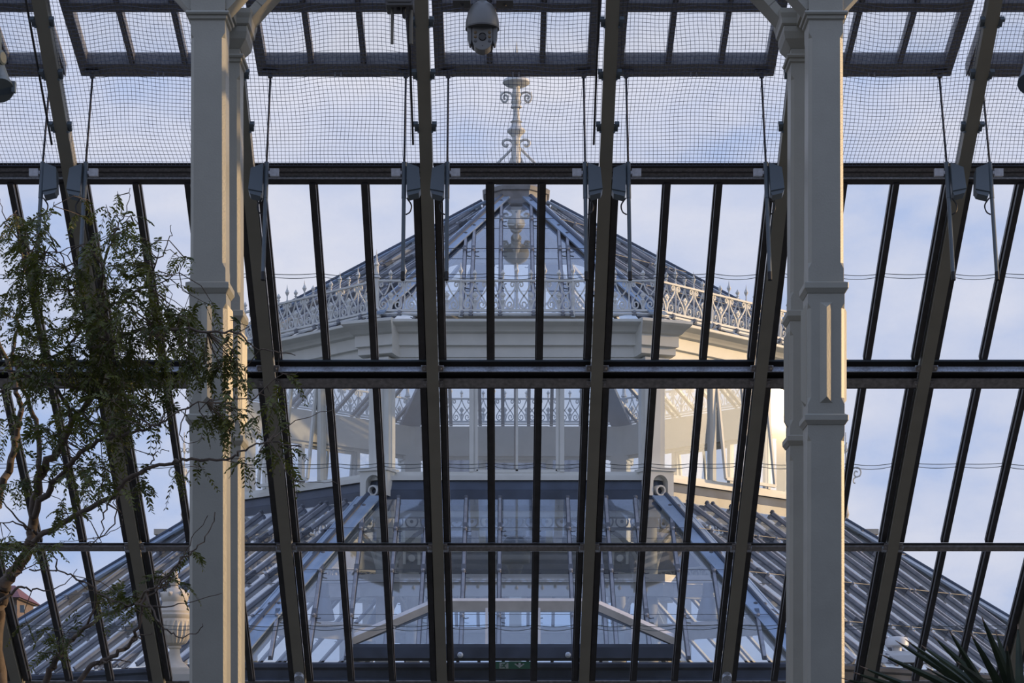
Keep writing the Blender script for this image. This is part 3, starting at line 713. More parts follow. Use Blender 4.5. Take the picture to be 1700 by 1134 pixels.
for ang in (0, 90, 180, 270):
    dv = Vector((math.cos(rad(ang)), math.sin(rad(ang)), 0)); base = Vector((CX, CY, CAMZ))
    f = lambda a, row: base+dv*a*q+Vector((0, 0, fh(row)))
    m = MB(); m.tube(spline([f(*p) for p in ((4, 166), (7, 158), (12, 154), (19, 153.5), (24.5, 157), (25, 164), (20.5, 170), (15.5, 167), (14.5, 160.5), (18.5, 158), (21, 162), (18, 164.5))], 4), [.02]*45, 6)
    m.tube([f(24, 157), f(25.5, 152.5)], [.018, .006], 5); m.tube([f(20, 169), f(15, 172)], [.018, .006], 5); m.build('scroll_arm', M['iron'], fin, smooth=True)
    m = MB(); m.tube(spline([f(*p) for p in ((31, 271), (24, 264), (14, 254), (6, 245), (5, 239), (9, 233.5), (17, 232), (22, 236), (20.5, 241.5), (15.5, 242.5), (14.5, 239.5))], 4), .024, 6); m.tube([f(31, 271), f(34, 290)], .024, 6); m.build('scroll_bracket', M['iron'], fin, smooth=True)
    m = MB(); m.prism([(4, 275), (4, 264), (9, 262), (13, 272)], lambda a, b, d: f(a, b)+dv.cross(Vector((0, 0, 1)))*d, -.03, .03); m.build('leaf_bracket', M['iron'], fin)
# pendant post under the cap
m = MB(); m.lathe([(.035, 10.6), (.035, 10.0), (.08, 9.95), (.08, 9.88), (.035, 9.8), (.035, 9.1), (.06, 9.05), (.04, 8.95), (.0, 8.8)], (CX, CY, CAMZ), 12); pd = m.build('king_post', M['inside'], PAV, smooth=True)
for k in range(6):
    dv = Vector((math.cos(k*math.pi/3), math.sin(k*math.pi/3), 0)); b = Vector((CX, CY, CAMZ+9.0))
    m = MB(); m.tube(spline([b, b+dv*.3-Vector((0, 0, .15)), b+dv*.6+Vector((0, 0, .02)), b+dv*.75+Vector((0, 0, .2))], 4), .02, 6); m.build('pendant_arm', M['inside'], pd)

# reflection of an exit sign, built as a solid panel on the gutter face
sy = CY-10.105
root = empty('exit_sign_reflection', W(851, 1111, sy)); tag(root, 'small green reflected exit sign with running figure and down arrow, built on the dark gutter', 'sign')
q = sy/F; c = W(851, 1105, sy); fr = lambda a, b, d: c+Vector((a*q, -d, -b*q))
m = MB(); m.prism([(-31, -6.6), (31, -6.6), (31, 5.8), (-31, 5.8)], fr, -.02, .012); m.build('sign_panel', M['green'], root)
m = MB(); m.prism([(-22, -5), (-7, -5), (-7, 5), (-22, 5)], fr, .012, .016); m.build('pictogram_panel', M['signwhite'], root)
m = MB()
m.lathe([(1.1*q, 0), (1.1*q, .004)], fr(-12.2, -3.2, .016), 10, (0, -1, 0))
def stroke(pts, w=1.3):
    for a, b in zip(pts, pts[1:]): m.bar(fr(*a, .018), fr(*b, .018), w*q, .004, (0, -1, 0))
stroke([(-13.2, -2), (-15, 1)], 2.2); stroke([(-13, -1.8), (-10.4, -3), (-9, -4)]); stroke([(-13.6, -1.6), (-17.5, -2.2), (-18, .2)])
stroke([(-15, 1), (-12.5, 2.2), (-12, 4.6)], 1.6); stroke([(-15, 1), (-17, 2.6), (-20, 2.2)], 1.6)
m.build('running_figure', M['green'], root)
m = MB(); m.prism([(3, -2.2), (4.5, -3.2), (11.5, .4), (9.6, -.4), (9.6, -4.4), (13.6, -4.4), (13.6, -.4), (11.8, .4), (18.2, -3.2), (19.6, -2.2), (11.4, 4.2)], fr, .012, .016); m.build('down_arrow', M['signwhite'], root)

# porch skylight in front of the pavilion
YP = CY-10.6
root = empty('porch_skylight', W(851, 1097, YP)); tag(root, 'low hipped porch skylight with pale frame at the pavilion front', 'skylight')
P3 = lambda x, y, dy=0: W(x, y, YP)+Vector((0, dy, 0))
tl, tr_, bl, br_ = (716, 1005), (992, 1005), (582, 1066), (1122, 1066)
m = MB(); m.bar(P3(*tl), P3(*tr_), .12, .16, (0, -.4, 1)); m.build('ridge_rail', M['alu'], root)
for a, b in ((tl, bl), (tr_, br_)):
    m = MB(); m.bar(P3(*a), P3(*b, -.25), .12, .10, (0, -.4, 1)); m.build('hip_rail', M['alu'], root)
    m = MB(); m.bar(P3(a[0], a[1]+10, .03), P3(b[0], b[1]+6, -.2), .04, .06, (0, -.4, 1)); m.build('inner_rail', M['lead'], root)
for x in (808, 895):
    m = MB(); m.bar(P3(x, 1011, -.03), P3(x, 1076, -.25), .035, .05, (0, -1, 0)); m.build('glazing_bar', M['alu'], root)
for x in (655, 1049):
    m = MB(); m.bar(P3(x, 1038, -.1), P3(x, 1076, -.25), .03, .045, (0, -1, 0)); m.build('glazing_bar', M['alu'], root)
m = MB(); m.bar(P3(582, 1075, -.25), P3(1122, 1075, -.25), .06, .06); m.build('bottom_rail', M['lead'], root)
m = MB(); m.hexa([P3(585, 1077, -.3), P3(1128, 1077, -.3), P3(1128, 1077, .3), P3(585, 1077, .3)], [P3(585, 1095, -.3), P3(1128, 1095, -.3), P3(1128, 1095, .3), P3(585, 1095, .3)]); m.build('lead_kerb', M['leaddk'], root)
m = MB(); m.add([P3(*tl), P3(*tr_), P3(1118, 1073, -.25), P3(586, 1073, -.25)], [(0, 1, 2, 3)]); m.build('glass', M['oglass'], root)
for s in (583, 1123):
    m = MB(); m.box(P3(s, 1070, -.25), (.09, .1, .3)); m.lathe([(.05, 0), (.05, .1)], P3(s, 1062, -.3), 8, (0, -1, 0)); m.build('end_bracket', M['galv'], root)
for x in (765, 942):
    m = MB(); m.lathe([(.04, 0), (.04, .05), (.02, .07)], P3(x, 1090, -.3), 10, (0, -1, 0)); m.build('kerb_bolt', M['galv'], root)

# hoods and lantern inside the pavilion
def hood(px, lab):
    Y = 34.2; q = Y/F; c = W(px, 1030, Y); root = empty('bell_hood', c); tag(root, lab, 'hood', 'bell hoods under the pavilion roof')
    m = MB(); m.lathe([(20.5*q, 0), (21*q, 2*q), (17.5*q, 18*q), (13.5*q, 34*q), (11*q, 38*q)], c, 24); m.build('bell', M['hood'], root, smooth=True)
    m = MB(); m.lathe([(12.5*q, 38*q), (12.5*q, 41*q), (11*q, 42*q), (10.5*q, 62*q)], c, 20); m.build('neck', M['hood'], root, smooth=True)
hood(535, 'grey bell-shaped hood hanging on the tree side of the pavilion interior'); hood(1177, 'grey bell-shaped hood hanging on the spiky-plant side of the pavilion interior')
Y = 38.0; q = Y/F; c = W(855, 956, Y); root = empty('hanging_lantern', c); tag(root, 'blue-grey cylindrical lantern hanging in the middle of the pavilion', 'lamp')
m = MB(); m.lathe([(10*q, 0), (10*q, 4*q), (14*q, 18*q), (24*q, 21*q), (25*q, 24*q), (25*q, 50*q), (17*q, 60*q), (12*q, 66*q)], c, 28); m.build('lower_drum', M['hood'], root, smooth=True)
m = MB(); m.lathe([(18*q, 66*q), (18.5*q, 68*q), (18.5*q, 92*q), (17*q, 93*q)], c, 28); m.build('upper_drum', M['hood'], root, smooth=True)
m = MB(); m.tube([c+Vector((0, 0, 93*q)), c+Vector((0, 0, 330*q))], .02, 6); m.tube(spline([c+Vector((-16*q, 0, 93*q)), c+Vector((-14*q, 0, 103*q)), c+Vector((0, 0, 105*q)), c+Vector((12*q, 0, 103*q))]), .012, 5); m.build('chain', M['black'], root)

# urn on the gutter corner
Y = 30.6; q = Y/F; c = W(290, 1112, Y)
root = empty('stone_urn', W(290, 1121, Y)); tag(root, 'pale fluted stone urn with lid beside the feathery-tree column', 'urn')
m = MB(); m.box(c+Vector((0, 0, -4.5*q)), (62*q, 62*q, 9*q)); m.box(c+Vector((0, 0, 1*q)), (50*q, 50*q, 3*q)); m.build('plinth', M['stone'], root)
m = MB(); m.lathe([(24*q, 2*q), (22*q, 6*q), (13*q, 14*q), (9*q, 24*q), (8.5*q, 34*q), (11*q, 36*q), (11*q, 39*q), (9*q, 40*q)], c, 28); m.build('foot', M['stone'], root, smooth=True)
m = MB(); m.lathe([(9*q, 40*q), (18*q, 44*q), (25*q, 56*q), (27.5*q, 68*q), (27.5*q, 80*q), (26*q, 84*q)], c, 44, flute=(42*q, 79*q)); m.build('fluted_bowl', M['stone'], root)
m = MB(); m.lathe([(26*q, 84*q), (29*q, 88*q), (29*q, 91*q), (27*q, 93*q), (27.5*q, 97*q), (22*q, 105*q), (20*q, 112*q), (23*q, 118*q), (22*q, 125*q), (15*q, 133*q), (8*q, 136*q)], c, 32); m.build('lid', M['stone'], root, smooth=True)
m = MB(); m.lathe([(7*q, 136*q), (6*q, 139*q), (9.5*q, 146*q), (9*q, 150*q), (5*q, 153*q), (6*q, 157*q), (3*q, 166*q), (0, 173*q)], c, 16)
for k in range(7): m.lathe([(4*q, 0), (5.5*q, 6*q), (0, 12*q)], c+Vector((math.cos(k*.9)*15*q, math.sin(k*.9)*15*q, 122*q)), 8, (math.cos(k*.9), math.sin(k*.9), .5))
m.build('flame_finial', M['stone'], root, smooth=True)
m = MB(); m.box(c+Vector((0, 0, -9*q))-Vector((0, 0, (c.z-9*q)/2)), (.6, .6, c.z-9*q)); tag(m.build('stone_pier', M['masonry'], loc=(c.x, c.y, 0)), 'masonry pier carrying the fluted urn', 'pier')

# roof vent on the far side gutter
Y = CY-7.9; q = Y/F; c = W(1489, 1086, Y)
root = empty('roof_vent', W(1489, 1101, Y)); tag(root, 'white mushroom roof vent on a tray beside the spiky plant', 'roof vent')
m = MB(); m.lathe([(17*q, 12*q), (19.5*q, 14*q), (19.5*q, 22*q), (16*q, 27.5*q), (8*q, 29*q)], c, 24); m.build('vent_cap', M['plastic'], root, smooth=True)
m = MB(); m.lathe([(8*q, -2*q), (8*q, 14*q)], c, 14); m.build('vent_stem', M['plastic'], root, smooth=True)
m = MB(); fr = lambda a, b, d: c+Vector((a*q, d, -b*q)); m.prism([(-80, 15), (-66, 3), (56, 3), (62, 8), (62, 15)], fr, -.2, .25); m.prism([(-52, 3), (-40, -4), (40, -4), (46, 3)], fr, -.15, .2); m.build('vent_tray', M['plastic'], root)

# corner pinnacles with wrought iron
def pinnacle(px, lab):
    Y = 52.0; q = Y/F; c = W(px, 880, Y); root = empty('corner_pinnacle', c); tag(root, lab, 'finial', 'iron finials beyond the pavilion')
    m = MB(); m.box(c+Vector((0, 0, -5*q)), (15*q, 15*q, 24*q)); m.lathe([(9*q, 5*q), (7*q, 14*q), (4*q, 20*q), (6*q, 26*q), (4*q, 34*q), (2*q, 50*q)], c, 14); m.build('stone_cap', M['stone'], root)
    m = MB(); m.tube([c+Vector((0, 0, 45*q)), c+Vector((0, 0, 162*q))], [1.9*q, .8*q], 6); m.build('rod', M['iron'], root)
    for k in range(4):
        dv = Vector((math.cos(k*math.pi/2), math.sin(k*math.pi/2), 0)); f = lambda a, r: c+dv*a*q+Vector((0, 0, (880-r)*q))
        m = MB(); m.tube(spline([f(*p) for p in ((1, 800), (5, 786), (12, 778), (20, 776), (25, 782), (24, 789), (18, 792), (14, 788), (16, 782), (20, 784))], 3), 1.3*q, 5)
        m.tube(spline([f(*p) for p in ((24, 790), (14, 794), (13, 801), (16, 802))], 3), 1.2*q, 5); m.build('large_scroll', M['iron'], root)
        m = MB(); m.tube(spline([f(*p) for p in ((1, 746), (5, 750), (9, 746), (8, 738), (11, 737))], 3), 1.1*q, 5); m.tube(spline([f(*p) for p in ((1, 748), (6, 744), (9, 750), (5, 752))], 3), 1.0*q, 5); m.build('small_scroll', M['iron'], root)
pinnacle(1404, 'stone-capped wrought iron finial peeping out beside the spiky-plant column'); pinnacle(306, 'stone-capped wrought iron finial peeping out beside the feathery-tree column')
for px0, px1, lab in ((1395, 1452, 'stone parapet end rising above the roof slope on the spiky-plant side'), (262, 310, 'stone parapet end rising above the roof slope on the tree side')):
    Y = 54.0; a = W(px0, 883, Y); b = W(px1, 892, Y); s = 1 if px0 > 850 else -1
    m = MB(); m.box(((a.x+b.x)/2, Y, (a.z+b.z)/2), (b.x-a.x, 1.2, a.z-b.z)); m.box(((a.x+b.x)/2-s*.06, Y, a.z-.16), (b.x-a.x-.14, 1.1, .2)); m.box(((a.x+b.x)/2-s*.15, Y, b.z/2-.1), (b.x-a.x-.4, 1.0, b.z))
    tag(m.build('stone_parapet', M['stone'], loc=((a.x+b.x)/2, Y, 0)), lab, 'parapet', 'stone parapets beyond the pavilion')
# brick house
Y = 88.0; q = Y/F; c = W(10, 1000, Y)
root = empty('brick_house', (c.x, Y, 0)); tag(root, 'distant brick house with maroon hipped roof in the lower corner', 'house')
m = MB(); m.box((c.x, Y, c.z/2), (64*q, 3, c.z)); hw_ = m.build('house_wall', M['brick'], root)
for x in (-6, 14, 27):
    m = MB(); m.box(W(10+x, 1011, Y-1.5), (7*q, .1, 12*q)); m.build('house_window', M['motor'], hw_)
m = MB(); m.box(W(10, 999, Y), (76*q, 3.6, 3*q)); m.build('eaves_board', M['brick'], root)
m = MB(); e = .5*84*q; z0 = W(0, 999, Y).z; z1 = W(0, 972, Y).z
m.add([(c.x-e, Y-2, z0), (c.x+e, Y-2, z0), (c.x+e, Y+2, z0), (c.x-e, Y+2, z0), (c.x-.35*e, Y, z1), (c.x+.35*e, Y, z1)], [(0, 1, 5, 4), (1, 2, 5), (2, 3, 4, 5), (3, 0, 4), (3, 2, 1, 0)]); m.build('hipped_roof', M['redroof'], root)

# wing beyond the pavilion
Y0, Y1 = 52.5, 61.0
root = empty('glasshouse_wing', (CX, Y0, 0)); tag(root, 'lead-roofed wing standing behind the pavilion, seen through its windows', 'building')
m = MB(); e = 4.2; zb, zt = CAMZ+5.7, CAMZ+9.1
m.add([(CX-e, Y0, zb), (CX+e, Y0, zb), (CX+e, Y1, zb), (CX-e, Y1, zb), (CX-.8, Y0+3.5, zt), (CX+.8, Y0+3.5, zt), (CX+.8, Y1-3.5, zt), (CX-.8, Y1-3.5, zt)],
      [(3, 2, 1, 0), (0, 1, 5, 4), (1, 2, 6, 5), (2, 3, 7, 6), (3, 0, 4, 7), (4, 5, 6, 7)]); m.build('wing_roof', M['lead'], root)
m = MB(); m.box((CX, Y0+.2, zb-.25), (2*e, .4, .5)); m.box((CX, Y1-.2, zb-.25), (2*e, .4, .5)); m.build('wing_cornice', M['white'], root)
for x in (-3.9, -2.0, 0, 2.0, 3.9):
    for yy in (Y0+.2, Y1-.2):
        m = MB(); m.box((CX+x, yy, (zb-.5)/2), (.28, .28, zb-.5)); m.build('wing_post', M['white'], root)

# ------------------------------------------------------------------ tree
tr = empty('feathery_tree', W(110, 1500, 11.6)); tr.location.z = 0
tag(tr, 'feathery-leaved tree spreading in front of the column and rafters', 'tree')
branches = [  # (px points with depth), start radius px, end radius px
    ([(60, 1838, 11.8), (35, 1500, 11.8), (10, 1250, 11.8), (-8, 1050, 11.8), (0, 993, 11.7), (13, 961, 11.6), (48, 913, 11.6), (53, 860, 11.6), (67, 785, 11.5), (98, 743, 11.5), (122, 700, 11.5), (156, 650, 11.5), (180, 590, 11.5), (172, 520, 11.5), (172, 444, 11.4), (192, 390, 11.4), (210, 348, 11.3), (216, 312, 11.3)], 17, .5),
    ([(53, 860, 11.6), (82, 812, 11.4), (111, 780, 11.3), (132, 753, 11.2), (169, 730, 11.1), (204, 722, 11.1), (246, 711, 11.0), (280, 695, 10.9), (312, 676, 10.9), (360, 665, 10.9), (420, 663, 10.8)], 6, .8),
    ([(67, 785, 11.5), (62, 719, 11.6), (50, 674, 11.7), (34, 634, 11.7), (22, 590, 11.7), (30, 540, 11.7), (36, 486, 11.7), (39, 450, 11.7), (33, 399, 11.7), (27, 350, 11.7)], 5, 1.2),
    ([(-10, 850, 11.8), (0, 812, 11.8), (18, 769, 11.8), (26, 724, 11.8), (34, 687, 11.8), (29, 653, 11.8), (13, 605, 11.8), (-5, 560, 11.8)], 8, 4),
    ([(48, 913, 11.6), (66, 891, 11.5), (127, 857, 11.3), (185, 825, 11.2), (196, 812, 11.1), (238, 780, 11.0), (280, 769, 11.0), (310, 764, 10.9), (370, 764, 10.9), (395, 755, 10.8), (413, 743, 10.8), (450, 732, 10.8), (500, 742, 10.8)], 5.5, 1.2),
    ([(60, 1250, 11.4), (77, 1133, 11.4), (93, 1096, 11.3), (116, 1067, 11.3), (140, 1043, 11.2), (185, 1014, 11.2), (225, 1003, 11.1), (262, 978, 11.1), (290, 955, 11.0)], 7, 1),
    ([(110, 1220, 11.2), (132, 1133, 11.2), (159, 1101, 11.2), (185, 1091, 11.1), (217, 1067, 11.1), (230, 1032, 11.0), (243, 985, 11.0), (265, 972, 11.0), (294, 935, 10.9), (318, 916, 10.9), (347, 887, 10.9), (357, 850, 10.9)], 5, .8),
    ([(217, 1067, 11.1), (232, 1058, 11), (252, 1050, 11)], 2, .8), ([(159, 1101, 11.2), (192, 1096, 11.1), (217, 1099, 11.1)], 2, .8),
    ([(243, 985, 11.0), (265, 1035, 10.9), (285, 1052, 10.9), (304, 1057, 10.9), (333, 1046, 10.8), (336, 1036, 10.8)], 1.8, .7),
    ([(225, 1003, 11.0), (278, 1009, 10.9), (310, 1000, 10.9), (368, 985, 10.8)], 1.8, .6),
    ([(225, 1003, 11.1), (255, 975, 11), (285, 950, 10.9), (300, 930, 10.9), (318, 896, 10.9), (345, 856, 10.8)], 2, .6),
    ([(140, 1043, 11.2), (160, 985, 11.1), (120, 958, 11.1), (95, 948, 11.1), (48, 945, 11.2)], 2.2, 1.2),
    ([(93, 948, 11.1), (90, 925, 11.1), (66, 905, 11.2)], 1.6, .8), ([(160, 985, 11.1), (200, 1000, 11), (240, 1020, 11)], 1.4, .8),
    ([(0, 1000, 11.6), (30, 975, 11.5), (55, 980, 11.5), (100, 975, 11.4), (128, 945, 11.4)], 3, .6),
    ([(13, 961, 11.6), (35, 950, 11.5), (60, 935, 11.5)], 2, .8),
    ([(66, 891, 11.5), (40, 870, 11.5), (10, 840, 11.5), (0, 825, 11.5)], 2.4, 1), ([(48, 880, 11.5), (20, 865, 11.5), (0, 870, 11.5)], 2, .8),
    ([(180, 590, 11.5), (192, 567, 11.3), (234, 546, 11.2), (288, 544, 11.1), (354, 549, 11.0), (399, 555, 10.9), (420, 576, 10.9), (447, 582, 10.9), (490, 590, 10.9)], 4, .8),
    ([(122, 700, 11.5), (90, 640, 11.4), (60, 640, 11.4), (0, 650, 11.4)], 3.5, 2), ([(156, 650, 11.5), (110, 640, 11.3), (60, 625, 11.3), (0, 615, 11.3)], 3.5, 2),
    ([(22, 590, 11.7), (70, 600, 11.6), (120, 570, 11.5), (140, 520, 11.5), (120, 470, 11.4), (100, 420, 11.4)], 3, 1),
    ([(172, 520, 11.5), (230, 480, 11.4), (260, 440, 11.3), (280, 400, 11.3), (284, 374, 11.3)], 2.5, .6), ([(230, 480, 11.4), (280, 465, 11.3), (308, 430, 11.2)], 1.6, .6),
    ([(192, 390, 11.4), (230, 372, 11.3)], 1.2, .6), ([(172, 444, 11.4), (140, 410, 11.4), (110, 420, 11.4), (76, 420, 11.4)], 2, .6),
    ([(60, 430, 11.6), (90, 420, 11.5), (140, 405, 11.5)], 1.5, .7), ([(39, 450, 11.7), (70, 380, 11.6), (90, 335, 11.6)], 1.8, .6), ([(33, 399, 11.7), (10, 370, 11.7), (0, 330, 11.7)], 1.8, .6),
    ([(185, 825, 11.2), (170, 860, 11.1), (165, 900, 11.0), (155, 892, 11.0)], 1.6, .6), ([(196, 812, 11.1), (190, 870, 11.0), (150, 905, 11.0), (170, 890, 10.9), (200, 870, 10.9), (200, 850, 10.9)], 1.3, .5),
    ([(250, 770, 11.0), (262, 752, 10.9), (280, 748, 10.9)], 1.2, .6), ([(312, 676, 10.9), (300, 720, 10.8), (315, 735, 10.8), (340, 727, 10.8)], 1.2, .5),
    ([(420, 663, 10.8), (460, 625, 10.8), (500, 618, 10.8)], 1.2, .5), ([(450, 732, 10.8), (490, 700, 10.8), (555, 680, 10.8)], 1.2, .5), ([(450, 732, 10.8), (480, 790, 10.7), (500, 800, 10.7), (560, 803, 10.7)], 1.2, .5),
]
bpts = []; m = MB()
for pts, ra, rb in branches:
    P = spline([W(*p) for p in pts], 5); n = len(P)
    P = [p+Vector((random.gauss(0, .004), random.gauss(0, .02), random.gauss(0, .004))) if 0 < k < n-1 else p for k, p in enumerate(P)]
    rs = [(ra*(1-k/(n-1))**1.4+rb*(k/(n-1)))*11.4/F for k in range(n)]
    m.tube(P, rs, 12); bpts += P
m.build('branches', M['bark'], tr, smooth=True)
clus = [(35, 400, 40, 55, 24), (30, 500, 45, 60, 22), (60, 450, 40, 50, 14), (100, 480, 50, 60, 18), (200, 400, 45, 60, 22), (196, 345, 22, 28, 6), (225, 450, 45, 40, 14), (150, 500, 50, 50, 18),
        (110, 545, 60, 50, 30), (180, 565, 60, 60, 36), (240, 520, 50, 50, 22), (200, 625, 70, 45, 38), (120, 620, 80, 40, 30), (50, 595, 50, 50, 20), (280, 560, 30, 55, 16), (292, 500, 20, 40, 6), (260, 655, 60, 40, 26),
        (180, 690, 50, 50, 24), (100, 690, 60, 40, 18), (30, 690, 40, 30, 9), (335, 590, 30, 50, 15), (390, 620, 28, 50, 16), (370, 550, 40, 25, 7), (360, 695, 40, 35, 16), (435, 690, 30, 40, 14), (482, 775, 12, 30, 9), (440, 740, 30, 25, 8),
        (150, 780, 50, 35, 12), (170, 805, 40, 25, 10), (280, 785, 22, 14, 5), (235, 775, 35, 25, 7), (20, 800, 20, 20, 4), (110, 850, 20, 20, 5), (8, 930, 10, 45, 8), (60, 905, 30, 12, 8), (70, 780, 30, 30, 5), (205, 1000, 25, 20, 7), (275, 955, 22, 25, 6), (325, 905, 10, 12, 3),
        (90, 1080, 15, 20, 3), (45, 1040, 12, 8, 4), (100, 1055, 12, 12, 3), (185, 1000, 20, 20, 4), (475, 630, 20, 25, 5), (300, 985, 15, 20, 3), (240, 400, 12, 8, 3), (300, 430, 12, 12, 3), (60, 370, 30, 20, 8), (140, 440, 30, 30, 8)]
lf = MB(); tw = MB()
def frond(p, d, L, dry=False):
    d = d.normalized(); side = d.cross(Vector((random.gauss(0, .5), random.gauss(0, .5), 1))).normalized(); dn = d.cross(side)
    n = random.randint(7, 10); droop = random.uniform(.25, .8)
    pts = [p+d*(L*k/n)-Vector((0, 0, 1))*droop*L*(k/n)**2 for k in range(n+1)]
    tw.tube([pts[0], pts[n//2], pts[n]], .0012, 3, False)
    for k in range(1, n+1):
        ax = (pts[k]-pts[k-1]).normalized()
        for s in (-1, 1):
            ll = random.uniform(.024, .034)*(1-.5*abs(k/n-.5)); wv = ll*.17
            out = (side*s*random.uniform(.7, 1)+ax*random.uniform(.3, .8)-Vector((0, 0, random.uniform(.0, .5)))).normalized()
            wd = out.cross(ax.cross(out)+Vector((random.gauss(0, .5), random.gauss(0, .5), random.gauss(0, .5)))).normalized()*wv
            a = pts[k]
            lf.add([a, a+out*ll*.35+wd, a+out*ll*.75+wd*.9, a+out*ll, a+out*ll*.7-wd*.9, a+out*ll*.3-wd], [(0, 1, 2, 3, 4, 5)])
for (cx_, cy_, rx, ry, n) in clus:
    k = 0
    n = max(2, int(n*.82))
    while k < n:
        a = random.uniform(0, 6.283); rr = math.sqrt(random.random())
        px, py = cx_+rx*rr*math.cos(a), cy_+ry*rr*math.sin(a)
        Y = 11.3+random.gauss(0, .28); p = W(px, py, Y)
        b = min(bpts, key=lambda t: (t-p).length_squared)
        dv = p-b
        if dv.length > .26: p = b+dv*.26/dv.length; dv = p-b
        p2 = b+dv
        mid = b+dv*.5+Vector((random.gauss(0, .03), random.gauss(0, .03), random.gauss(0, .02)))
        tw.tube([b, mid, p2], [.003, .0022, .0015], 4, False)
        for _ in range(random.choice((2, 3, 3, 4))):
            t = random.uniform(.45, 1); q0 = mid+(p2-mid)*t
            d = (dv.normalized()*.5+Vector((random.gauss(0, .7), random.gauss(0, .7), random.gauss(-.25, .45))))
            frond(q0, d, random.uniform(.07, .125))
        k += 1
tw.build('twigs', M['bark'], tr)
lf.build('foliage', M['leaf'], tr)

# ------------------------------------------------------------------ spiky plant
sp = empty('spiky_plant', W(1700, 1215, 9.2)); sp.location.z = 0
tag(sp, 'spiky sword-leaved plant rising in the bottom corner below the glass panes', 'plant')
m = MB(); hb = W(1705, 1230, 9.3); m.lathe([(.09, -hb.z), (.08, -.2), (.05, 0)], hb, 12); m.build('stem', M['bark'], sp, smooth=True)
tips = [(1631, 1027, 9.1), (1654, 1051, 9.4), (1613, 1055, 9.2), (1577, 1049, 9.0), (1552, 1059, 9.3), (1533, 1074, 9.5), (1506, 1064, 9.1), (1490, 1066, 9.4), (1465, 1088, 9.0), (1432, 1108, 9.3), (1418, 1117, 8.9), (1400, 1127, 9.1), (1672, 1075, 8.8), (1690, 1040, 9.5), (1720, 1010, 9.2), (1760, 1050, 9.3), (1590, 1100, 8.7), (1540, 1110, 8.8)]
for (x, y, Y) in tips:
    tip = W(x, y, Y); b = hb+Vector((random.gauss(-.02, .02), random.gauss(0, .03), random.gauss(0, .03)))
    mid = b+(tip-b)*.5+Vector((0, 0, .03)); P = spline([b, mid, tip], 6); n = len(P)
    m = MB(); ax = (tip-b).normalized(); sd = ax.cross(Vector((0, 1, 0))).normalized(); sd = (sd+Vector((0, random.gauss(0, .35), 0))).normalized(); up = sd.cross(ax)
    vs = []; fs = []
    for k, p in enumerate(P):
        t = k/(n-1); w = .021*(1-t**2.2)*(.6+.4*min(1, t*4))+.0012
        vs += [p-sd*w+up*w*.35, p-up*w*.25, p+sd*w+up*w*.35, p+up*w*.12]
    for k in range(n-1):
        a = 4*k
        fs += [(a, a+1, a+5, a+4), (a+1, a+2, a+6, a+5), (a+2, a+3, a+7, a+6), (a+3, a, a+4, a+7)]
    m.add(vs, fs)
    m.cur = 1; m.tube([P[-2]+(P[-1]-P[-2])*.4, P[-1]+ax*.012], [.004, .001], 5)
    m.build('leaf_blade', [M['blade'], M['dryedge']], sp)

# ------------------------------------------------------------------ room shell and ground
m = MB(); m.box((0, 8.5, -.06), (30, 26, .12)); struct(m.build('floor', M['floor']), 'paved glasshouse floor')
m = MB(); m.box((0, 240, -.2), (700, 500, .1)); struct(m.build('ground', M['ground']), 'lawn outside')
m = MB(); m.box((0, -4.6, 5), (34, .3, 10)); struct(m.build('light_block_back', M['brick']), 'unseen wall added behind the viewer to cut the sky light')  # added out of view to cut sky light from behind
m = MB(); m.box((9, 4.3, 4), (.3, 17.6, 8)); struct(m.build('sun_block_right', M['masonry']), 'unseen wall added to keep sun off the tree and spiky plant')  # added out of view to shade tree and spiky plant, columns stay sunlit
eb = R(0, RBOT, 0); m = MB(); m.box((0, eb.y+.13, eb.z/2), (30, .5, eb.z)); struct(m.build('wall_front', M['masonry']), 'low wall under the eaves')

# ------------------------------------------------------------------ sky and sun
w = bpy.data.worlds.new('sky'); SC.world = w; w.use_nodes = True; nt = w.node_tree; nt.nodes.clear()
out = nt.nodes.new('ShaderNodeOutputWorld'); bg = nt.nodes.new('ShaderNodeBackground')
tc = nt.nodes.new('ShaderNodeTexCoord'); sep = nt.nodes.new('ShaderNodeSeparateXYZ'); nt.links.new(tc.outputs['Generated'], sep.inputs[0])
mp = nt.nodes.new('ShaderNodeMapping'); mp.inputs['Scale'].default_value = (1, 1, 1.9); mp.inputs['Location'].default_value = (.35, .1, .2); nt.links.new(tc.outputs['Generated'], mp.inputs[0])
n1 = nt.nodes.new('ShaderNodeTexNoise'); n1.inputs['Scale'].default_value = 9.5; n1.inputs['Detail'].default_value = 8; n1.inputs['Roughness'].default_value = .54
nt.links.new(mp.outputs[0], n1.inputs['Vector'])
cr = nt.nodes.new('ShaderNodeValToRGB'); E = cr.color_ramp.elements
E[0].position = .34; E[0].color = (.43, .55, .84, 1); E[1].position = .65; E[1].color = (.76, .775, .885, 1)
e = E.new(.47); e.color = (.60, .66, .85, 1)
nt.links.new(n1.outputs['Fac'], cr.inputs['Fac'])
gr = nt.nodes.new('ShaderNodeValToRGB'); G = gr.color_ramp.elements
G[0].position = .495; G[0].color = (.10, .10, .09, 1); G[1].position = .505; G[1].color = (1, 1, 1, 1)
mr = nt.nodes.new('ShaderNodeMath'); mr.operation = 'MULTIPLY_ADD'; mr.inputs[1].default_value = .5; mr.inputs[2].default_value = .5
nt.links.new(sep.outputs['Z'], mr.inputs[0]); nt.links.new(mr.outputs[0], gr.inputs['Fac'])
mm = nt.nodes.new('ShaderNodeMixRGB'); mm.blend_type = 'MULTIPLY'; mm.inputs['Fac'].default_value = 1
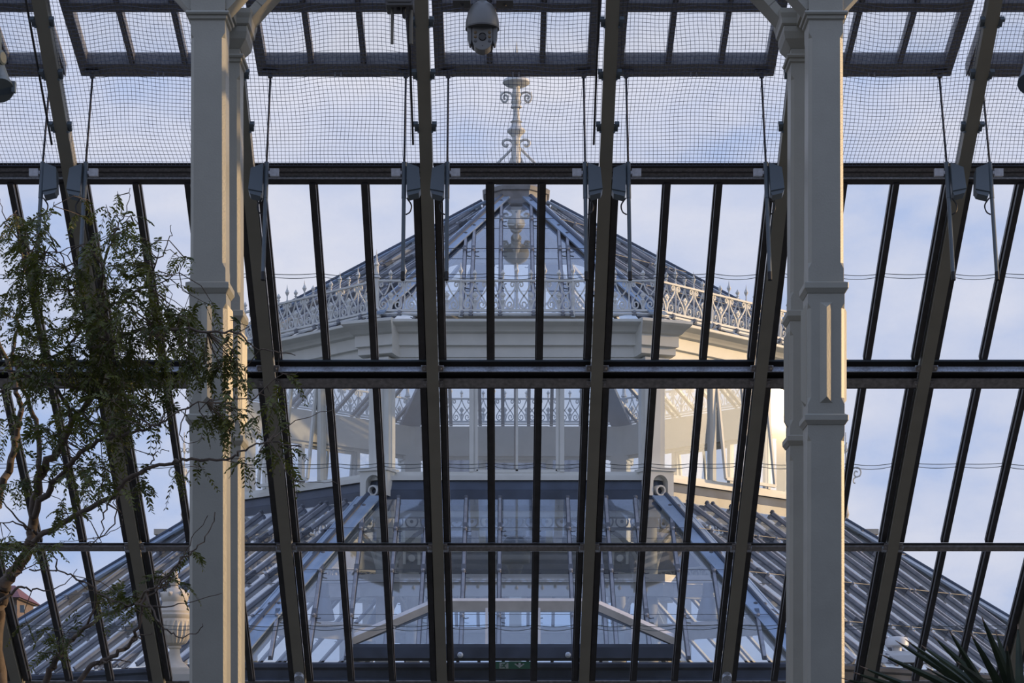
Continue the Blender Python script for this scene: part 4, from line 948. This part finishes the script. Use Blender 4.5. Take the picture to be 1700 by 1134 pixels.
zr_ = nt.nodes.new('ShaderNodeMapRange'); zr_.inputs['From Min'].default_value = .30; zr_.inputs['From Max'].default_value = .75; nt.links.new(sep.outputs['Z'], zr_.inputs['Value'])
zm = nt.nodes.new('ShaderNodeMixRGB'); zm.inputs[2].default_value = (.45, .575, .92, 1); nt.links.new(zr_.outputs[0], zm.inputs['Fac']); nt.links.new(cr.outputs[0], zm.inputs[1])
nt.links.new(zm.outputs[0], mm.inputs[1]); nt.links.new(gr.outputs[0], mm.inputs[2])
SUN = Vector((math.cos(rad(7.5))*math.cos(rad(10)), math.sin(rad(7.5))*math.cos(rad(10)), math.sin(rad(10)))).normalized()
dp = nt.nodes.new('ShaderNodeVectorMath'); dp.operation = 'DOT_PRODUCT'; dp.inputs[1].default_value = SUN; nt.links.new(tc.outputs['Generated'], dp.inputs[0])
gl = nt.nodes.new('ShaderNodeMapRange'); gl.inputs['From Min'].default_value = .90; gl.inputs['From Max'].default_value = 1.0; gl.interpolation_type = 'SMOOTHSTEP'; nt.links.new(dp.outputs['Value'], gl.inputs['Value'])
gm = nt.nodes.new('ShaderNodeMixRGB'); gm.blend_type = 'ADD'; gm.inputs[2].default_value = (3.2, 2.4, 1.3, 1); nt.links.new(gl.outputs[0], gm.inputs['Fac']); nt.links.new(mm.outputs[0], gm.inputs[1])
nt.links.new(gm.outputs[0], bg.inputs['Color']); bg.inputs['Strength'].default_value = 1.0
nt.links.new(bg.outputs[0], out.inputs['Surface'])
sd = bpy.data.lights.new('low_sun', 'SUN'); sd.energy = 3.2; sd.color = (1, .66, .33); sd.angle = rad(.8)
so = bpy.data.objects.new('low_sun', sd); COL.objects.link(so); so.rotation_euler = SUN.to_track_quat('Z', 'Y').to_euler(); so.location = (20, 10, 12)

SC.view_settings.view_transform = 'Standard'; SC.view_settings.look = 'None'; SC.view_settings.gamma = 1; SC.view_settings.use_curve_mapping = False
SC.view_settings.exposure = 0.0
SC.cycles.transparent_max_bounces = 40; SC.cycles.max_bounces = 8; SC.cycles.use_denoising = True
